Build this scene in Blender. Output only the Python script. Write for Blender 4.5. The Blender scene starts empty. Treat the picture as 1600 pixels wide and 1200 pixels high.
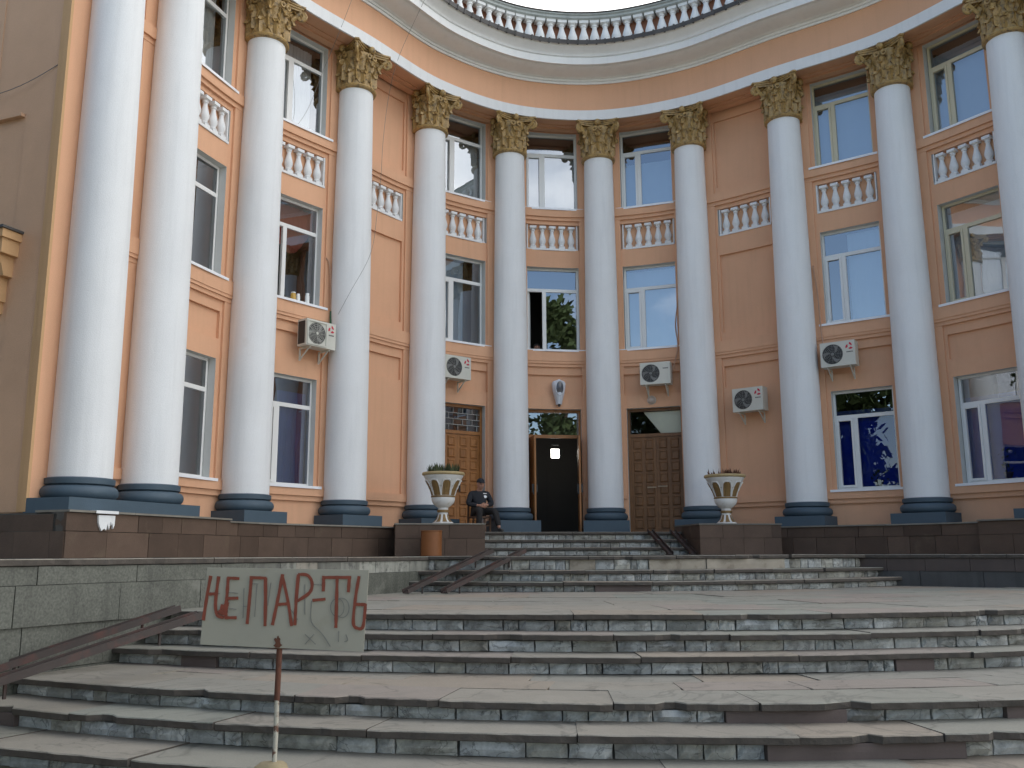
import bpy, bmesh, math, random
from mathutils import Vector, Matrix
R = math.radians
rnd = random.Random(7)
scene = bpy.context.scene
col = scene.collection
# ------------------------------------------------------------------ camera, sky, sun, exposure
cam_d = bpy.data.cameras.new('camera'); cam = bpy.data.objects.new('camera', cam_d); col.objects.link(cam)
CAMP = Vector((-4.2919, -21.7574, 0.0))
cam.matrix_world = (Matrix.Translation(CAMP) @ Matrix.Rotation(R(-8.283), 4, 'Z') @ Matrix.Rotation(R(90 + 10.547), 4, 'X')
                    @ Matrix.Rotation(R(-0.24), 4, 'Z'))
cam_d.sensor_width = 36; cam_d.lens = 32.24; cam_d.clip_start = 0.1; cam_d.clip_end = 2000
scene.camera = cam
SUN_EL, SUN_AZ = 40.0, 18.0      # azimuth clockwise from +Y: the sun stands behind the building
w = bpy.data.worlds.new('World'); scene.world = w; w.use_nodes = True
nt = w.node_tree; nt.nodes.clear()
sky = nt.nodes.new('ShaderNodeTexSky'); sky.sky_type = 'NISHITA'; sky.sun_disc = False
sky.sun_elevation = R(SUN_EL); sky.sun_rotation = R(SUN_AZ); sky.air_density = 1.0; sky.dust_density = 1.5; sky.ozone_density = 1.0
tc = nt.nodes.new('ShaderNodeTexCoord')
mp = nt.nodes.new('ShaderNodeMapping'); mp.inputs['Scale'].default_value = (1, 1, 2.2); mp.inputs['Location'].default_value = (0.35, 0.1, 0.6)
nz = nt.nodes.new('ShaderNodeTexNoise'); nz.inputs['Scale'].default_value = 1.7; nz.inputs['Detail'].default_value = 7; nz.inputs['Roughness'].default_value = 0.55
rp = nt.nodes.new('ShaderNodeValToRGB'); rp.color_ramp.elements[0].position = 0.40; rp.color_ramp.elements[1].position = 0.60
nz2 = nt.nodes.new('ShaderNodeTexNoise'); nz2.inputs['Scale'].default_value = 4; nz2.inputs['Detail'].default_value = 6
rp2 = nt.nodes.new('ShaderNodeValToRGB'); rp2.color_ramp.elements[0].color = (8.0, 8.4, 9.0, 1); rp2.color_ramp.elements[1].color = (15, 14.8, 14.4, 1)
rp2.color_ramp.elements[0].position = 0.3; rp2.color_ramp.elements[1].position = 0.7
mx = nt.nodes.new('ShaderNodeMixRGB'); bg = nt.nodes.new('ShaderNodeBackground'); wo = nt.nodes.new('ShaderNodeOutputWorld')
L = nt.links.new
L(tc.outputs['Generated'], mp.inputs['Vector']); L(mp.outputs[0], nz.inputs['Vector']); L(mp.outputs[0], nz2.inputs['Vector'])
sx = nt.nodes.new('ShaderNodeSeparateXYZ'); L(tc.outputs['Generated'], sx.inputs[0])
def madd(a, k, b):
    n = nt.nodes.new('ShaderNodeMath'); n.operation = 'MULTIPLY_ADD'; n.inputs[1].default_value = k; L(a, n.inputs[0]); L(b, n.inputs[2]); return n.outputs[0]
bank = madd(sx.outputs['Y'], 0.12, madd(sx.outputs['X'], 0.28, nz.outputs['Fac']))      # the clouds thicken to the right
L(bank, rp.inputs['Fac']); L(nz2.outputs['Fac'], rp2.inputs['Fac'])
L(rp.outputs['Color'], mx.inputs['Fac']); L(sky.outputs['Color'], mx.inputs['Color1']); L(rp2.outputs['Color'], mx.inputs['Color2'])
L(mx.outputs['Color'], bg.inputs['Color']); bg.inputs['Strength'].default_value = 0.12; L(bg.outputs[0], wo.inputs['Surface'])
sd = bpy.data.lights.new('sun', 'SUN'); sun = bpy.data.objects.new('sun', sd); col.objects.link(sun)
sd.energy = 2.5; sd.angle = R(0.5); sd.color = (1.0, 0.95, 0.87)
az, el = R(SUN_AZ), R(SUN_EL)
sdir = Vector((math.sin(az) * math.cos(el), math.cos(az) * math.cos(el), math.sin(el)))
sun.rotation_euler = sdir.to_track_quat('Z', 'Y').to_euler(); sun.location = sdir * 80
scene.view_settings.view_transform = 'Standard'; scene.view_settings.look = 'None'
scene.view_settings.exposure = 1.0; scene.view_settings.gamma = 1.0
scene.view_settings.use_curve_mapping = False

# ------------------------------------------------------------------ helpers
class MB:
    def __init__(s): s.v = []; s.f = []; s.m = []
    def face(s, pts, m=0):
        n = len(s.v); s.v += [tuple(p) for p in pts]; s.f.append(tuple(range(n, n + len(pts)))); s.m.append(m)
    def grid(s, rows, m=0, closed=False):
        n = len(s.v); c = len(rows[0])
        for r in rows: s.v += [tuple(p) for p in r]
        for i in range(len(rows) - 1):
            for j in range(c if closed else c - 1):
                k = (j + 1) % c
                s.f.append((n + i * c + j, n + i * c + k, n + (i + 1) * c + k, n + (i + 1) * c + j)); s.m.append(m)
    def box(s, x0, x1, y0, y1, z0, z1, m=0, M=None):
        P = [Vector(p) for p in ((x0, y0, z0), (x1, y0, z0), (x1, y1, z0), (x0, y1, z0), (x0, y0, z1), (x1, y0, z1), (x1, y1, z1), (x0, y1, z1))]
        if M is not None: P = [M @ p for p in P]
        n = len(s.v); s.v += [tuple(p) for p in P]
        for q in ((0, 3, 2, 1), (4, 5, 6, 7), (0, 1, 5, 4), (1, 2, 6, 5), (2, 3, 7, 6), (3, 0, 4, 7)):
            s.f.append(tuple(n + k for k in q)); s.m.append(m)
    def prism(s, poly, z0, z1, m=0, M=None):
        a = [Vector((p[0], p[1], z0)) for p in poly]; b = [Vector((p[0], p[1], z1)) for p in poly]
        if M is not None: a = [M @ p for p in a]; b = [M @ p for p in b]
        n = len(s.v); k = len(poly); s.v += [tuple(p) for p in a + b]
        s.f.append(tuple(range(n + k - 1, n - 1, -1))); s.m.append(m); s.f.append(tuple(range(n + k, n + 2 * k))); s.m.append(m)
        for i in range(k):
            j = (i + 1) % k; s.f.append((n + i, n + j, n + k + j, n + k + i)); s.m.append(m)
    def lathe(s, prof, seg=24, m=0, M=None, cap=True):
        rows = []
        for r, z in prof:
            row = [Vector((r * math.cos(2 * math.pi * k / seg), r * math.sin(2 * math.pi * k / seg), z)) for k in range(seg)]
            rows.append([M @ p for p in row] if M is not None else row)
        n = len(s.v); s.grid(rows, m, True)
        if cap:
            s.f.append(tuple(range(n + seg - 1, n - 1, -1))); s.m.append(m)
            b = n + seg * (len(rows) - 1); s.f.append(tuple(range(b, b + seg))); s.m.append(m)
    def tube(s, pts, r, seg=8, m=0):
        pts = [Vector(p) for p in pts]; rows = []
        for i, p in enumerate(pts):
            t = (pts[min(i + 1, len(pts) - 1)] - pts[max(i - 1, 0)]).normalized()
            a = t.orthogonal().normalized() if i == 0 else (a - t * a.dot(t)).normalized()
            b = t.cross(a); rr = r[i] if isinstance(r, (list, tuple)) else r
            rows.append([p + a * rr * math.cos(2 * math.pi * k / seg) + b * rr * math.sin(2 * math.pi * k / seg) for k in range(seg)])
        n = len(s.v); s.grid(rows, m, True)
        s.f.append(tuple(range(n, n + seg))); s.m.append(m); bb = n + seg * (len(rows) - 1)
        s.f.append(tuple(range(bb, bb + seg))); s.m.append(m)
    def mesh(s, name, mats, smooth=None):
        me = bpy.data.meshes.new(name); me.from_pydata(s.v, [], s.f)
        for mt in (mats if isinstance(mats, (list, tuple)) else [mats]): me.materials.append(mt)
        me.polygons.foreach_set('material_index', s.m)
        bm = bmesh.new(); bm.from_mesh(me); bmesh.ops.remove_doubles(bm, verts=bm.verts, dist=1e-5)
        bmesh.ops.recalc_face_normals(bm, faces=bm.faces); bm.to_mesh(me); bm.free()
        if smooth is not None: smooth_angle(me, smooth)
        me.update(); return me
def smooth_angle(me, deg):
    me.polygons.foreach_set('use_smooth', [True] * len(me.polygons))
    bm = bmesh.new(); bm.from_mesh(me); lim = R(deg)
    for e in bm.edges: e.smooth = len(e.link_faces) == 2 and e.calc_face_angle(3.2) < lim
    bm.to_mesh(me); bm.free()
def add(name, me, parent=None, M=None, label=None, cat=None, group=None, kind=None):
    o = bpy.data.objects.new(name, me); col.objects.link(o)
    if parent is not None: o.parent = parent
    if M is not None: o.matrix_local = M
    if label: o['label'] = label
    if cat: o['category'] = cat
    if group: o['group'] = group
    if kind: o['kind'] = kind
    return o
def thing(name, loc, label=None, cat=None, group=None, kind=None, rz=0):
    return add(name, None, None, Matrix.Translation(Vector(loc)) @ Matrix.Rotation(rz, 4, 'Z'), label, cat, group, kind)
def TM(x, y, z, rz=0): return Matrix.Translation((x, y, z)) @ Matrix.Rotation(rz, 4, 'Z')

# ------------------------------------------------------------------ materials
def mat(name, color, rough=0.7, var=0.0, scale=3.0, bump=0.0, bscale=60.0, obj=0.0, stain=None, metal=0.0, spec=0.5, vstreak=0.0, fine=0.0, vein=None):
    m = bpy.data.materials.new(name); m.use_nodes = True; t = m.node_tree; b = t.nodes['Principled BSDF']
    b.inputs['Roughness'].default_value = rough; b.inputs['Metallic'].default_value = metal
    b.inputs['Specular IOR Level'].default_value = spec
    N, K = t.nodes.new, t.links.new
    tcn = N('ShaderNodeTexCoord'); gp = N('ShaderNodeNewGeometry')
    pos = gp.outputs['Position']
    rgb = N('ShaderNodeRGB'); rgb.outputs[0].default_value = (*color, 1); cur = rgb.outputs[0]
    def mulv(cur, fac_out, lo, hi):
        mr = N('ShaderNodeMapRange'); mr.inputs['To Min'].default_value = lo; mr.inputs['To Max'].default_value = hi
        K(fac_out, mr.inputs['Value'])
        mm = N('ShaderNodeVectorMath'); mm.operation = 'SCALE'; K(cur, mm.inputs[0]); K(mr.outputs[0], mm.inputs['Scale']); return mm.outputs[0]
    if var:
        n1 = N('ShaderNodeTexNoise'); n1.inputs['Scale'].default_value = scale; n1.inputs['Detail'].default_value = 6; n1.inputs['Roughness'].default_value = 0.6
        K(pos, n1.inputs['Vector']); cur = mulv(cur, n1.outputs['Fac'], 1 - var * 1.6, 1 + var * 1.6)
    if fine:
        n3 = N('ShaderNodeTexNoise'); n3.inputs['Scale'].default_value = bscale; n3.inputs['Detail'].default_value = 3
        K(pos, n3.inputs['Vector']); cur = mulv(cur, n3.outputs['Fac'], 1 - fine * 2, 1 + fine * 2)
    if vstreak:
        mpn = N('ShaderNodeMapping'); mpn.inputs['Scale'].default_value = (5, 5, 0.35); K(pos, mpn.inputs['Vector'])
        n2 = N('ShaderNodeTexNoise'); n2.inputs['Scale'].default_value = 1.6; n2.inputs['Detail'].default_value = 7; K(mpn.outputs[0], n2.inputs['Vector'])
        rr = N('ShaderNodeValToRGB'); rr.color_ramp.elements[0].position = 0.5; rr.color_ramp.elements[1].position = 0.75; K(n2.outputs['Fac'], rr.inputs['Fac'])
        cur = mulv(cur, rr.outputs['Color'], 1, 1 - vstreak)
    if vein:
        n5 = N('ShaderNodeTexNoise'); n5.inputs['Scale'].default_value = vein[0]; n5.inputs['Detail'].default_value = 5; n5.inputs['Distortion'].default_value = 1.2; K(pos, n5.inputs['Vector'])
        r5 = N('ShaderNodeValToRGB'); r5.color_ramp.elements[0].position = 0.485; r5.color_ramp.elements[1].position = 0.515
        for e_ in r5.color_ramp.elements: e_.color = (0, 0, 0, 1)
        pk = r5.color_ramp.elements.new(0.5); pk.color = (1, 1, 1, 1); K(n5.outputs['Fac'], r5.inputs['Fac']); cur = mulv(cur, r5.outputs['Color'], 1, 1 - vein[1])
    if obj:
        oi = N('ShaderNodeObjectInfo'); cur = mulv(cur, oi.outputs['Random'], 1 - obj, 1 + obj)
    if stain:
        c2, sc, p0, p1 = stain
        n4 = N('ShaderNodeTexNoise'); n4.inputs['Scale'].default_value = sc; n4.inputs['Detail'].default_value = 8; n4.inputs['Roughness'].default_value = 0.65
        K(pos, n4.inputs['Vector']); r4 = N('ShaderNodeValToRGB'); r4.color_ramp.elements[0].position = p0; r4.color_ramp.elements[1].position = p1
        K(n4.outputs['Fac'], r4.inputs['Fac']); mxn = N('ShaderNodeMixRGB'); K(r4.outputs['Color'], mxn.inputs['Fac']); K(cur, mxn.inputs['Color1'])
        mxn.inputs['Color2'].default_value = (*c2, 1); cur = mxn.outputs['Color']
    K(cur, b.inputs['Base Color'])
    if bump:
        nb = N('ShaderNodeTexNoise'); nb.inputs['Scale'].default_value = bscale; nb.inputs['Detail'].default_value = 4; K(pos, nb.inputs['Vector'])
        bn = N('ShaderNodeBump'); bn.inputs['Strength'].default_value = bump; bn.inputs['Distance'].default_value = 0.01
        K(nb.outputs['Fac'], bn.inputs['Height']); K(bn.outputs[0], b.inputs['Normal'])
    return m
def hue_obj(m, cols):
    """base hue of each separate stone picked by the object's random value"""
    t = m.node_tree; N, K = t.nodes.new, t.links.new
    rgb = [n for n in t.nodes if n.type == 'RGB'][0]; tgt = [l.to_socket for l in rgb.outputs[0].links]
    oi = N('ShaderNodeObjectInfo'); rp = N('ShaderNodeValToRGB'); cr = rp.color_ramp; cr.interpolation = 'CONSTANT'
    while len(cr.elements) < len(cols): cr.elements.new(0.5)
    for i, c in enumerate(cols): cr.elements[i].position = i / len(cols); cr.elements[i].color = (*c, 1)
    ml = N('ShaderNodeMath'); ml.operation = 'MULTIPLY'; ml.inputs[1].default_value = 7.31; fr = N('ShaderNodeMath'); fr.operation = 'FRACT'
    K(oi.outputs['Random'], ml.inputs[0]); K(ml.outputs[0], fr.inputs[0]); K(fr.outputs[0], rp.inputs['Fac'])
    for s_ in tgt: K(rp.outputs['Color'], s_)
    return m
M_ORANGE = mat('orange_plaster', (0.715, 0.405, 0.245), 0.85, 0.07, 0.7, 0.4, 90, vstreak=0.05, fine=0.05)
M_WHITE = mat('white_plaster', (0.78, 0.79, 0.79), 0.8, 0.04, 1.1, 0.4, 70, vstreak=0.07, fine=0.04, stain=((0.68, 0.665, 0.63), 1.3, 0.66, 0.85))
M_REVEAL = mat('grey_white_reveal', (0.62, 0.63, 0.61), 0.8, 0.05, 2, 0.15, 60)
M_ROUGH = mat('brown_roughcast', (0.60, 0.38, 0.24), 0.9, 0.08, 1.2, 0.6, 120, fine=0.08)  # end-wall roughcast: orange darkened, the wall's shade put into its colour
M_FLANK = mat('muted_orange_plaster', (0.56, 0.345, 0.175), 0.9, 0.06, 1.2, 0.4, 100, fine=0.05)  # end-wall trims: same orange plaster, with their shade put into the colour
M_CORNICE = mat('cornice_plaster', (0.82, 0.825, 0.81), 0.8, 0.05, 1.5, 0.1, 60, vstreak=0.05)
M_BASE = mat('blue_grey_paint', (0.058, 0.092, 0.122), 0.6, 0.08, 4, 0.25, 60, stain=((0.16, 0.18, 0.2), 9, 0.68, 0.8))
M_GOLD = mat('old_gold_paint', (0.40, 0.26, 0.095), 0.45, 0.25, 9, 0.5, 45, stain=((0.13, 0.09, 0.045), 14, 0.5, 0.66), fine=0.12)
M_FRAME = mat('white_plastic_frame', (0.78, 0.78, 0.76), 0.4)
M_CREAM = mat('cream_window_frame', (0.62, 0.56, 0.40), 0.45)
M_SILL = mat('white_metal_sill', (0.85, 0.86, 0.88), 0.3, 0.03, 3)
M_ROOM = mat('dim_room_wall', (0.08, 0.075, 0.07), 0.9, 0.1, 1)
M_CURT = mat('pale_curtain', (0.62, 0.62, 0.6), 0.9, 0.05, 3)
M_CURTB = mat('blue_curtain', (0.06, 0.10, 0.33), 0.9, 0.15, 3)
M_CURTR = mat('red_curtain', (0.42, 0.10, 0.07), 0.9, 0.15, 5)
M_BLIND = mat('pale_blue_blind', (0.50, 0.60, 0.68), 0.8, 0.03, 3)  # pale blinds, the blue of the reflected sky put into their colour
M_WOOD = mat('varnished_door_wood', (0.32, 0.132, 0.035), 0.45, 0.25, 6, 0.2, 30, vstreak=0.3)
M_WOODD = mat('dark_door_wood', (0.20, 0.095, 0.037), 0.5, 0.25, 6, 0.2, 30, vstreak=0.3)
M_REFLECT = mat('cream_board', (0.78, 0.75, 0.63), 0.9, 0.05, 3)  # colour of a pale reflection in the right transom
M_DARK = mat('dark_metal', (0.03, 0.03, 0.03), 0.5)
M_BROWN = mat('brown_granite', (0.10, 0.067, 0.049), 0.65, 0.18, 3, 0.1, 80, obj=0.22, fine=0.12, stain=((0.13, 0.095, 0.066), 2.2, 0.58, 0.74), spec=0.25)
M_GRANITE = mat('grey_green_granite', (0.112, 0.115, 0.095), 0.6, 0.2, 2, 0.1, 45, obj=0.05, fine=0.4, vstreak=0.3, stain=((0.2, 0.2, 0.17), 2.2, 0.6, 0.76))
M_BLOCK = hue_obj(mat('weathered_wall_block', (0.3, 0.3, 0.28), 0.8, 0.25, 5, 0.2, 60, vstreak=0.35, stain=((0.10, 0.10, 0.09), 6, 0.52, 0.66)), [(0.23, 0.23, 0.2), (0.31, 0.31, 0.27), (0.15, 0.15, 0.13), (0.26, 0.24, 0.2)])
M_TREAD = hue_obj(mat('worn_pink_grey_slab', (0.4, 0.36, 0.33), 0.75, 0.14, 2.2, 0.25, 70, fine=0.10, stain=((0.17, 0.155, 0.13), 2.6, 0.56, 0.80), vein=(0.9, 0.30)),
                  [(0.243, 0.220, 0.179), (0.231, 0.222, 0.182), (0.259, 0.218, 0.169), (0.218, 0.220, 0.183), (0.246, 0.226, 0.186), (0.243, 0.207, 0.173), (0.229, 0.216, 0.180)])
M_EDGE = mat('rough_slab_edge', (0.078, 0.066, 0.055), 0.9, 0.35, 8, 0.5, 50, stain=((0.06, 0.055, 0.05), 7, 0.5, 0.7))
M_MARBLE = hue_obj(mat('weathered_marble_block', (0.4, 0.4, 0.4), 0.65, 0.28, 6, 0.35, 60, vstreak=0.35, fine=0.12, stain=((0.12, 0.112, 0.095), 5.5, 0.49, 0.74), vein=(3.2, 0.55)),
                   [(0.461, 0.474, 0.448), (0.397, 0.407, 0.390), (0.550, 0.557, 0.531), (0.333, 0.335, 0.314), (0.422, 0.416, 0.365), (0.435, 0.454, 0.448), (0.371, 0.361, 0.314), (0.486, 0.493, 0.467)])
M_CONC = mat('dark_mortar', (0.085, 0.079, 0.07), 0.95, 0.3, 5, 0.3, 50)
M_PATCH = mat('concrete_repair', (0.34, 0.30, 0.24), 0.9, 0.2, 4, 0.3, 50, stain=((0.2, 0.17, 0.13), 5, 0.5, 0.7))
M_PATCHP = mat('pink_grey_repair', (0.125, 0.096, 0.086), 0.9, 0.15, 4, 0.2, 50)
M_RAIL = mat('rusty_red_channel', (0.042, 0.03, 0.026), 0.6, 0.25, 6, 0.2, 40, stain=((0.085, 0.034, 0.026), 5, 0.5, 0.7))
M_BIN = mat('orange_bin', (0.22, 0.08, 0.022), 0.6, 0.15, 5)
M_URN = mat('urn_white_paint', (0.72, 0.71, 0.68), 0.7, 0.08, 6, 0.2, 50, stain=((0.45, 0.4, 0.3), 7, 0.6, 0.8))
M_URNG = mat('urn_gold_paint', (0.23, 0.14, 0.05), 0.6, 0.25, 14, 0.5, 60)
M_URNY = mat('urn_rim_ochre', (0.42, 0.32, 0.16), 0.8, 0.2, 9, 0.2, 50)
M_SOIL = mat('soil', (0.06, 0.045, 0.03), 1, 0.3, 20)
M_LEAFD = mat('dull_green_leaf', (0.07, 0.085, 0.035), 0.8, 0.3, 30)
M_LEAFR = mat('dry_red_brown_leaf', (0.12, 0.05, 0.025), 0.8, 0.3, 30)
M_AC = mat('ac_ivory_casing', (0.60, 0.59, 0.52), 0.5, 0.06, 4, stain=((0.4, 0.37, 0.3), 5, 0.65, 0.85))
M_ACG = mat('ac_grey_grille', (0.22, 0.22, 0.21), 0.5)
M_RED = mat('red_print', (0.55, 0.02, 0.05), 0.5)
M_SIGN = mat('sign_cream_board', (0.30, 0.292, 0.24), 0.6, 0.06, 5, stain=((0.26, 0.245, 0.19), 6, 0.6, 0.85))
M_PAINT = mat('brick_red_brush_paint', (0.19, 0.043, 0.022), 0.7, 0.18, 14)
M_PENCIL = mat('pencil_grey', (0.17, 0.17, 0.16), 0.8)
M_RUST = mat('rust', (0.10, 0.035, 0.018), 0.8, 0.4, 25, 0.4, 60)
M_POST = mat('flaking_white_post_paint', (0.42, 0.40, 0.33), 0.7, 0.1, 20, stain=((0.12, 0.05, 0.03), 16, 0.52, 0.60))
M_STONEY = mat('cement_lump', (0.28, 0.225, 0.13), 0.9, 0.2, 10, 0.5, 30)
M_GROUND = mat('trodden_ground', (0.22, 0.19, 0.12), 0.95, 0.25, 2.5, 0.4, 40, fine=0.15, stain=((0.13, 0.125, 0.11), 0.6, 0.45, 0.6))
M_LAMPW = mat('lamp_blue_white', (0.66, 0.69, 0.74), 0.4)
M_CABLE = mat('tan_hose', (0.5, 0.3, 0.2), 0.7)
M_WIRE = mat('thin_grey_wire', (0.2, 0.19, 0.18), 0.7)
M_GREENW = mat('green_tape', (0.05, 0.12, 0.06), 0.7)
M_ROOFTIN = mat('weathered_tin', (0.075, 0.07, 0.068), 0.6, 0.25, 5, obj=0.25)
M_PARAPET = mat('parapet_back_plaster', (0.42, 0.20, 0.13), 0.9, 0.08, 2)
M_RAILCAP = mat('parapet_cap', (0.42, 0.45, 0.43), 0.7, 0.15, 3, vstreak=0.2)
M_SKIN = mat('skin', (0.43, 0.22, 0.15), 0.6)
M_JACKET = mat('black_jacket_cloth', (0.014, 0.016, 0.022), 0.8, 0.2, 15)
M_TROUS = mat('dark_trouser_cloth', (0.02, 0.018, 0.018), 0.85, 0.2, 15)
M_CHAIR = mat('brown_chair_wood', (0.10, 0.045, 0.02), 0.5)
M_BADGE = mat('white_badge', (0.8, 0.8, 0.8), 0.6)
M_JARY = mat('yellow_jar', (0.5, 0.3, 0.05), 0.4)
M_JARW = mat('white_jar', (0.75, 0.77, 0.75), 0.3)
M_BARK = mat('bark', (0.09, 0.065, 0.045), 0.9, 0.2, 8)
M_TREEL = mat('tree_foliage', (0.055, 0.085, 0.025), 0.8, 0.4, 1.2)
M_FLOWERY = mat('patterned_red_blouse', (0.25, 0.05, 0.05), 0.8, 0.4, 30)
def emit_mat(name, c, s):
    m = bpy.data.materials.new(name); m.use_nodes = True; b = m.node_tree.nodes['Principled BSDF']
    b.inputs['Emission Color'].default_value = (*c, 1); b.inputs['Emission Strength'].default_value = s; return m
M_LIGHT = emit_mat('lit_lamp', (1, 0.97, 0.9), 6)
def glass_mat(name, tint, refl, wob=0.002):
    m = bpy.data.materials.new(name); m.use_nodes = True; t = m.node_tree; t.nodes.clear(); N, K = t.nodes.new, t.links.new
    out = N('ShaderNodeOutputMaterial'); mixs = N('ShaderNodeMixShader'); tr = N('ShaderNodeBsdfTransparent'); gl = N('ShaderNodeBsdfGlossy')
    tr.inputs['Color'].default_value = (*tint, 1); gl.inputs['Roughness'].default_value = 0.004; gl.inputs['Color'].default_value = (0.93, 0.96, 1.0, 1)
    fr = N('ShaderNodeFresnel'); fr.inputs['IOR'].default_value = 1.5
    ad = N('ShaderNodeMath'); ad.operation = 'MAXIMUM'; ad.inputs[1].default_value = refl; K(fr.outputs[0], ad.inputs[0])
    g = N('ShaderNodeNewGeometry'); nb = N('ShaderNodeTexNoise'); nb.inputs['Scale'].default_value = 1.3; nb.inputs['Detail'].default_value = 1; K(g.outputs['Position'], nb.inputs['Vector'])
    bn = N('ShaderNodeBump'); bn.inputs['Strength'].default_value = 1; bn.inputs['Distance'].default_value = wob; K(nb.outputs['Fac'], bn.inputs['Height']); K(bn.outputs[0], gl.inputs['Normal'])
    K(ad.outputs[0], mixs.inputs[0]); K(tr.outputs[0], mixs.inputs[1]); K(gl.outputs[0], mixs.inputs[2]); K(mixs.outputs[0], out.inputs['Surface'])
    return m
M_GLASSC = glass_mat('clear_glass', (0.95, 0.96, 0.95), 0.06)
M_GLASSB = glass_mat('blue_filmed_glass', (0.28, 0.42, 0.8), 0.10)
M_GLASS = glass_mat('window_glass', (0.72, 0.76, 0.78), 0.30)

# ------------------------------------------------------------------ the curved plan of the facade
HALF = [(1.157, 0.0), (3.243, -1.029), (4.967, -2.751), (6.691, -4.502), (7.845, -6.696), (8.508, -7.898)]
e = Vector((8.508 - 7.845, -7.898 + 6.696)).normalized()
ctrl = [(-x, y) for x, y in reversed(HALF)] + HALF
ctrl = [Vector(c) for c in ctrl]
ctrl = [ctrl[0] + (ctrl[0] - ctrl[1])] + ctrl + [ctrl[-1] + (ctrl[-1] - ctrl[-2])]
ctrl = [ctrl[0] + (ctrl[0] - ctrl[1])] + ctrl + [ctrl[-1] + (ctrl[-1] - ctrl[-2])]
PTS = []; COLI = []
for i in range(1, len(ctrl) - 2):           # centripetal-like Catmull-Rom, densely sampled
    p0, p1, p2, p3 = ctrl[i - 1:i + 3]
    if 2 <= i <= 13: COLI.append(len(PTS))
    d01, d12, d23 = (p1 - p0).length, (p2 - p1).length, (p3 - p2).length
    m1 = ((p1 - p0) / d01 - (p2 - p0) / (d01 + d12) + (p2 - p1) / d12) * d12
    m2 = ((p2 - p1) / d12 - (p3 - p1) / (d12 + d23) + (p3 - p2) / d23) * d12
    for k in range(40):
        t = k / 40; t2 = t * t; t3 = t2 * t
        PTS.append(p1 * (2 * t3 - 3 * t2 + 1) + m1 * (t3 - 2 * t2 + t) + p2 * (-2 * t3 + 3 * t2) + m2 * (t3 - t2))
PTS.append(ctrl[-2])
SL = [0.0]
for a, b in zip(PTS, PTS[1:]): SL.append(SL[-1] + (b - a).length)
s0_ = (SL[COLI[5]] + SL[COLI[6]]) / 2
SL = [s - s0_ for s in SL]
SC = [SL[i] for i in COLI]                  # arc length of the twelve columns
import bisect
def cvt(s):
    i = min(max(bisect.bisect_right(SL, s) - 1, 0), len(SL) - 2)
    f = (s - SL[i]) / (SL[i + 1] - SL[i]); p = PTS[i].lerp(PTS[i + 1], f)
    j0, j1 = max(i - 6, 0), min(i + 7, len(PTS) - 1); t = (PTS[j1] - PTS[j0]).normalized()
    return p, t, Vector((-t.y, t.x))
def cv(s, d, z):
    p, t, n = cvt(s); return Vector((p.x + n.x * d, p.y + n.y * d, z))
def frame_at(s, d, z):
    p, t, n = cvt(s)
    return Matrix(((t.x, n.x, 0, p.x + n.x * d), (t.y, n.y, 0, p.y + n.y * d), (0, 0, 1, z), (0, 0, 0, 1)))
SEND = SC[-1] + 0.66
def steps(a, b, ds=0.3):
    n = max(1, math.ceil((b - a) / ds)); return [a + (b - a) * k / n for k in range(n + 1)]
def sweep(mb, prof, a, b, ds=0.3, m=0, closed=False, caps=True):
    rows = [[cv(s, d, z) for d, z in prof] for s in steps(a, b, ds)]
    mb.grid(rows, m, closed)
    if caps: mb.face(rows[0], m); mb.face(rows[-1], m)
DW, DG = 0.29, 0.46
BAYS = [(SC[i], SC[i + 1]) for i in range(11)]
KIND = {0: 'pair', 10: 'pair', 1: 'win', 2: 'win', 8: 'win', 9: 'win', 3: 'blank', 7: 'blank', 4: 'door', 5: 'door', 6: 'door'}
WHW = {}
W3 = (8.80, 10.91); W2 = (5.06, 7.23); W1 = (1.36, 3.53); DR = (0.47, 3.56)

palace = thing('palace_building', (0, 0, 0), 'orange curved palace of culture with white columns, gold capitals and white cornice', 'building')
# ---- wall: cells of the facade, each with its own depth
def hw(i): return 0.64
def depth(i, u, z, half):
    k = KIND[i]; a = abs(u)
    for z0, z1, d in ((8.57, 8.78, .19), (8.48, 8.57, .235), (4.76, 5.03, .19), (4.62, 4.70, .235), (4.70, 4.76, .205), (1.16, 1.33, .19), (1.06, 1.16, .235)):
        if z0 <= z < z1:
            if z1 < 1.5 and (k == 'door'): break
            return d, 0
    if k != 'pair':
        if k in ('win', 'door'):
            if a < hw(i):
                if W3[0] <= z < W3[1] or W2[0] <= z < W2[1]: return None, 1
                if k == 'win' and W1[0] <= z < W1[1]: return None, 1
                if k == 'door' and DR[0] <= z < DR[1]: return None, 1
        if k == 'blank' and a < 0.66:
            if 5.25 <= z < 7.2: return DW + .06, 0
            if 8.95 <= z < 10.7: return DW + .05, 0
        if a < 0.68 and 3.90 <= z < 4.42: return DW + .06, 0
        if a < 0.665 and 7.70 <= z < 8.38: return DW + .12, 2
    if a > half - 0.50 and z > 1.3: return 0.245, 0
    return DW, 0
wall = MB()
ZB = sorted({-0.02, 0.47, 0.58, 1.06, 1.16, 1.33, 1.36, 3.53, 3.56, 3.90, 4.42, 4.62, 4.70, 4.76, 5.03, 5.06, 5.25, 7.2, 7.23, 7.70, 8.38, 8.48, 8.57, 8.78, 8.80, 8.95, 10.7, 10.91, 11.4})
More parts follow.
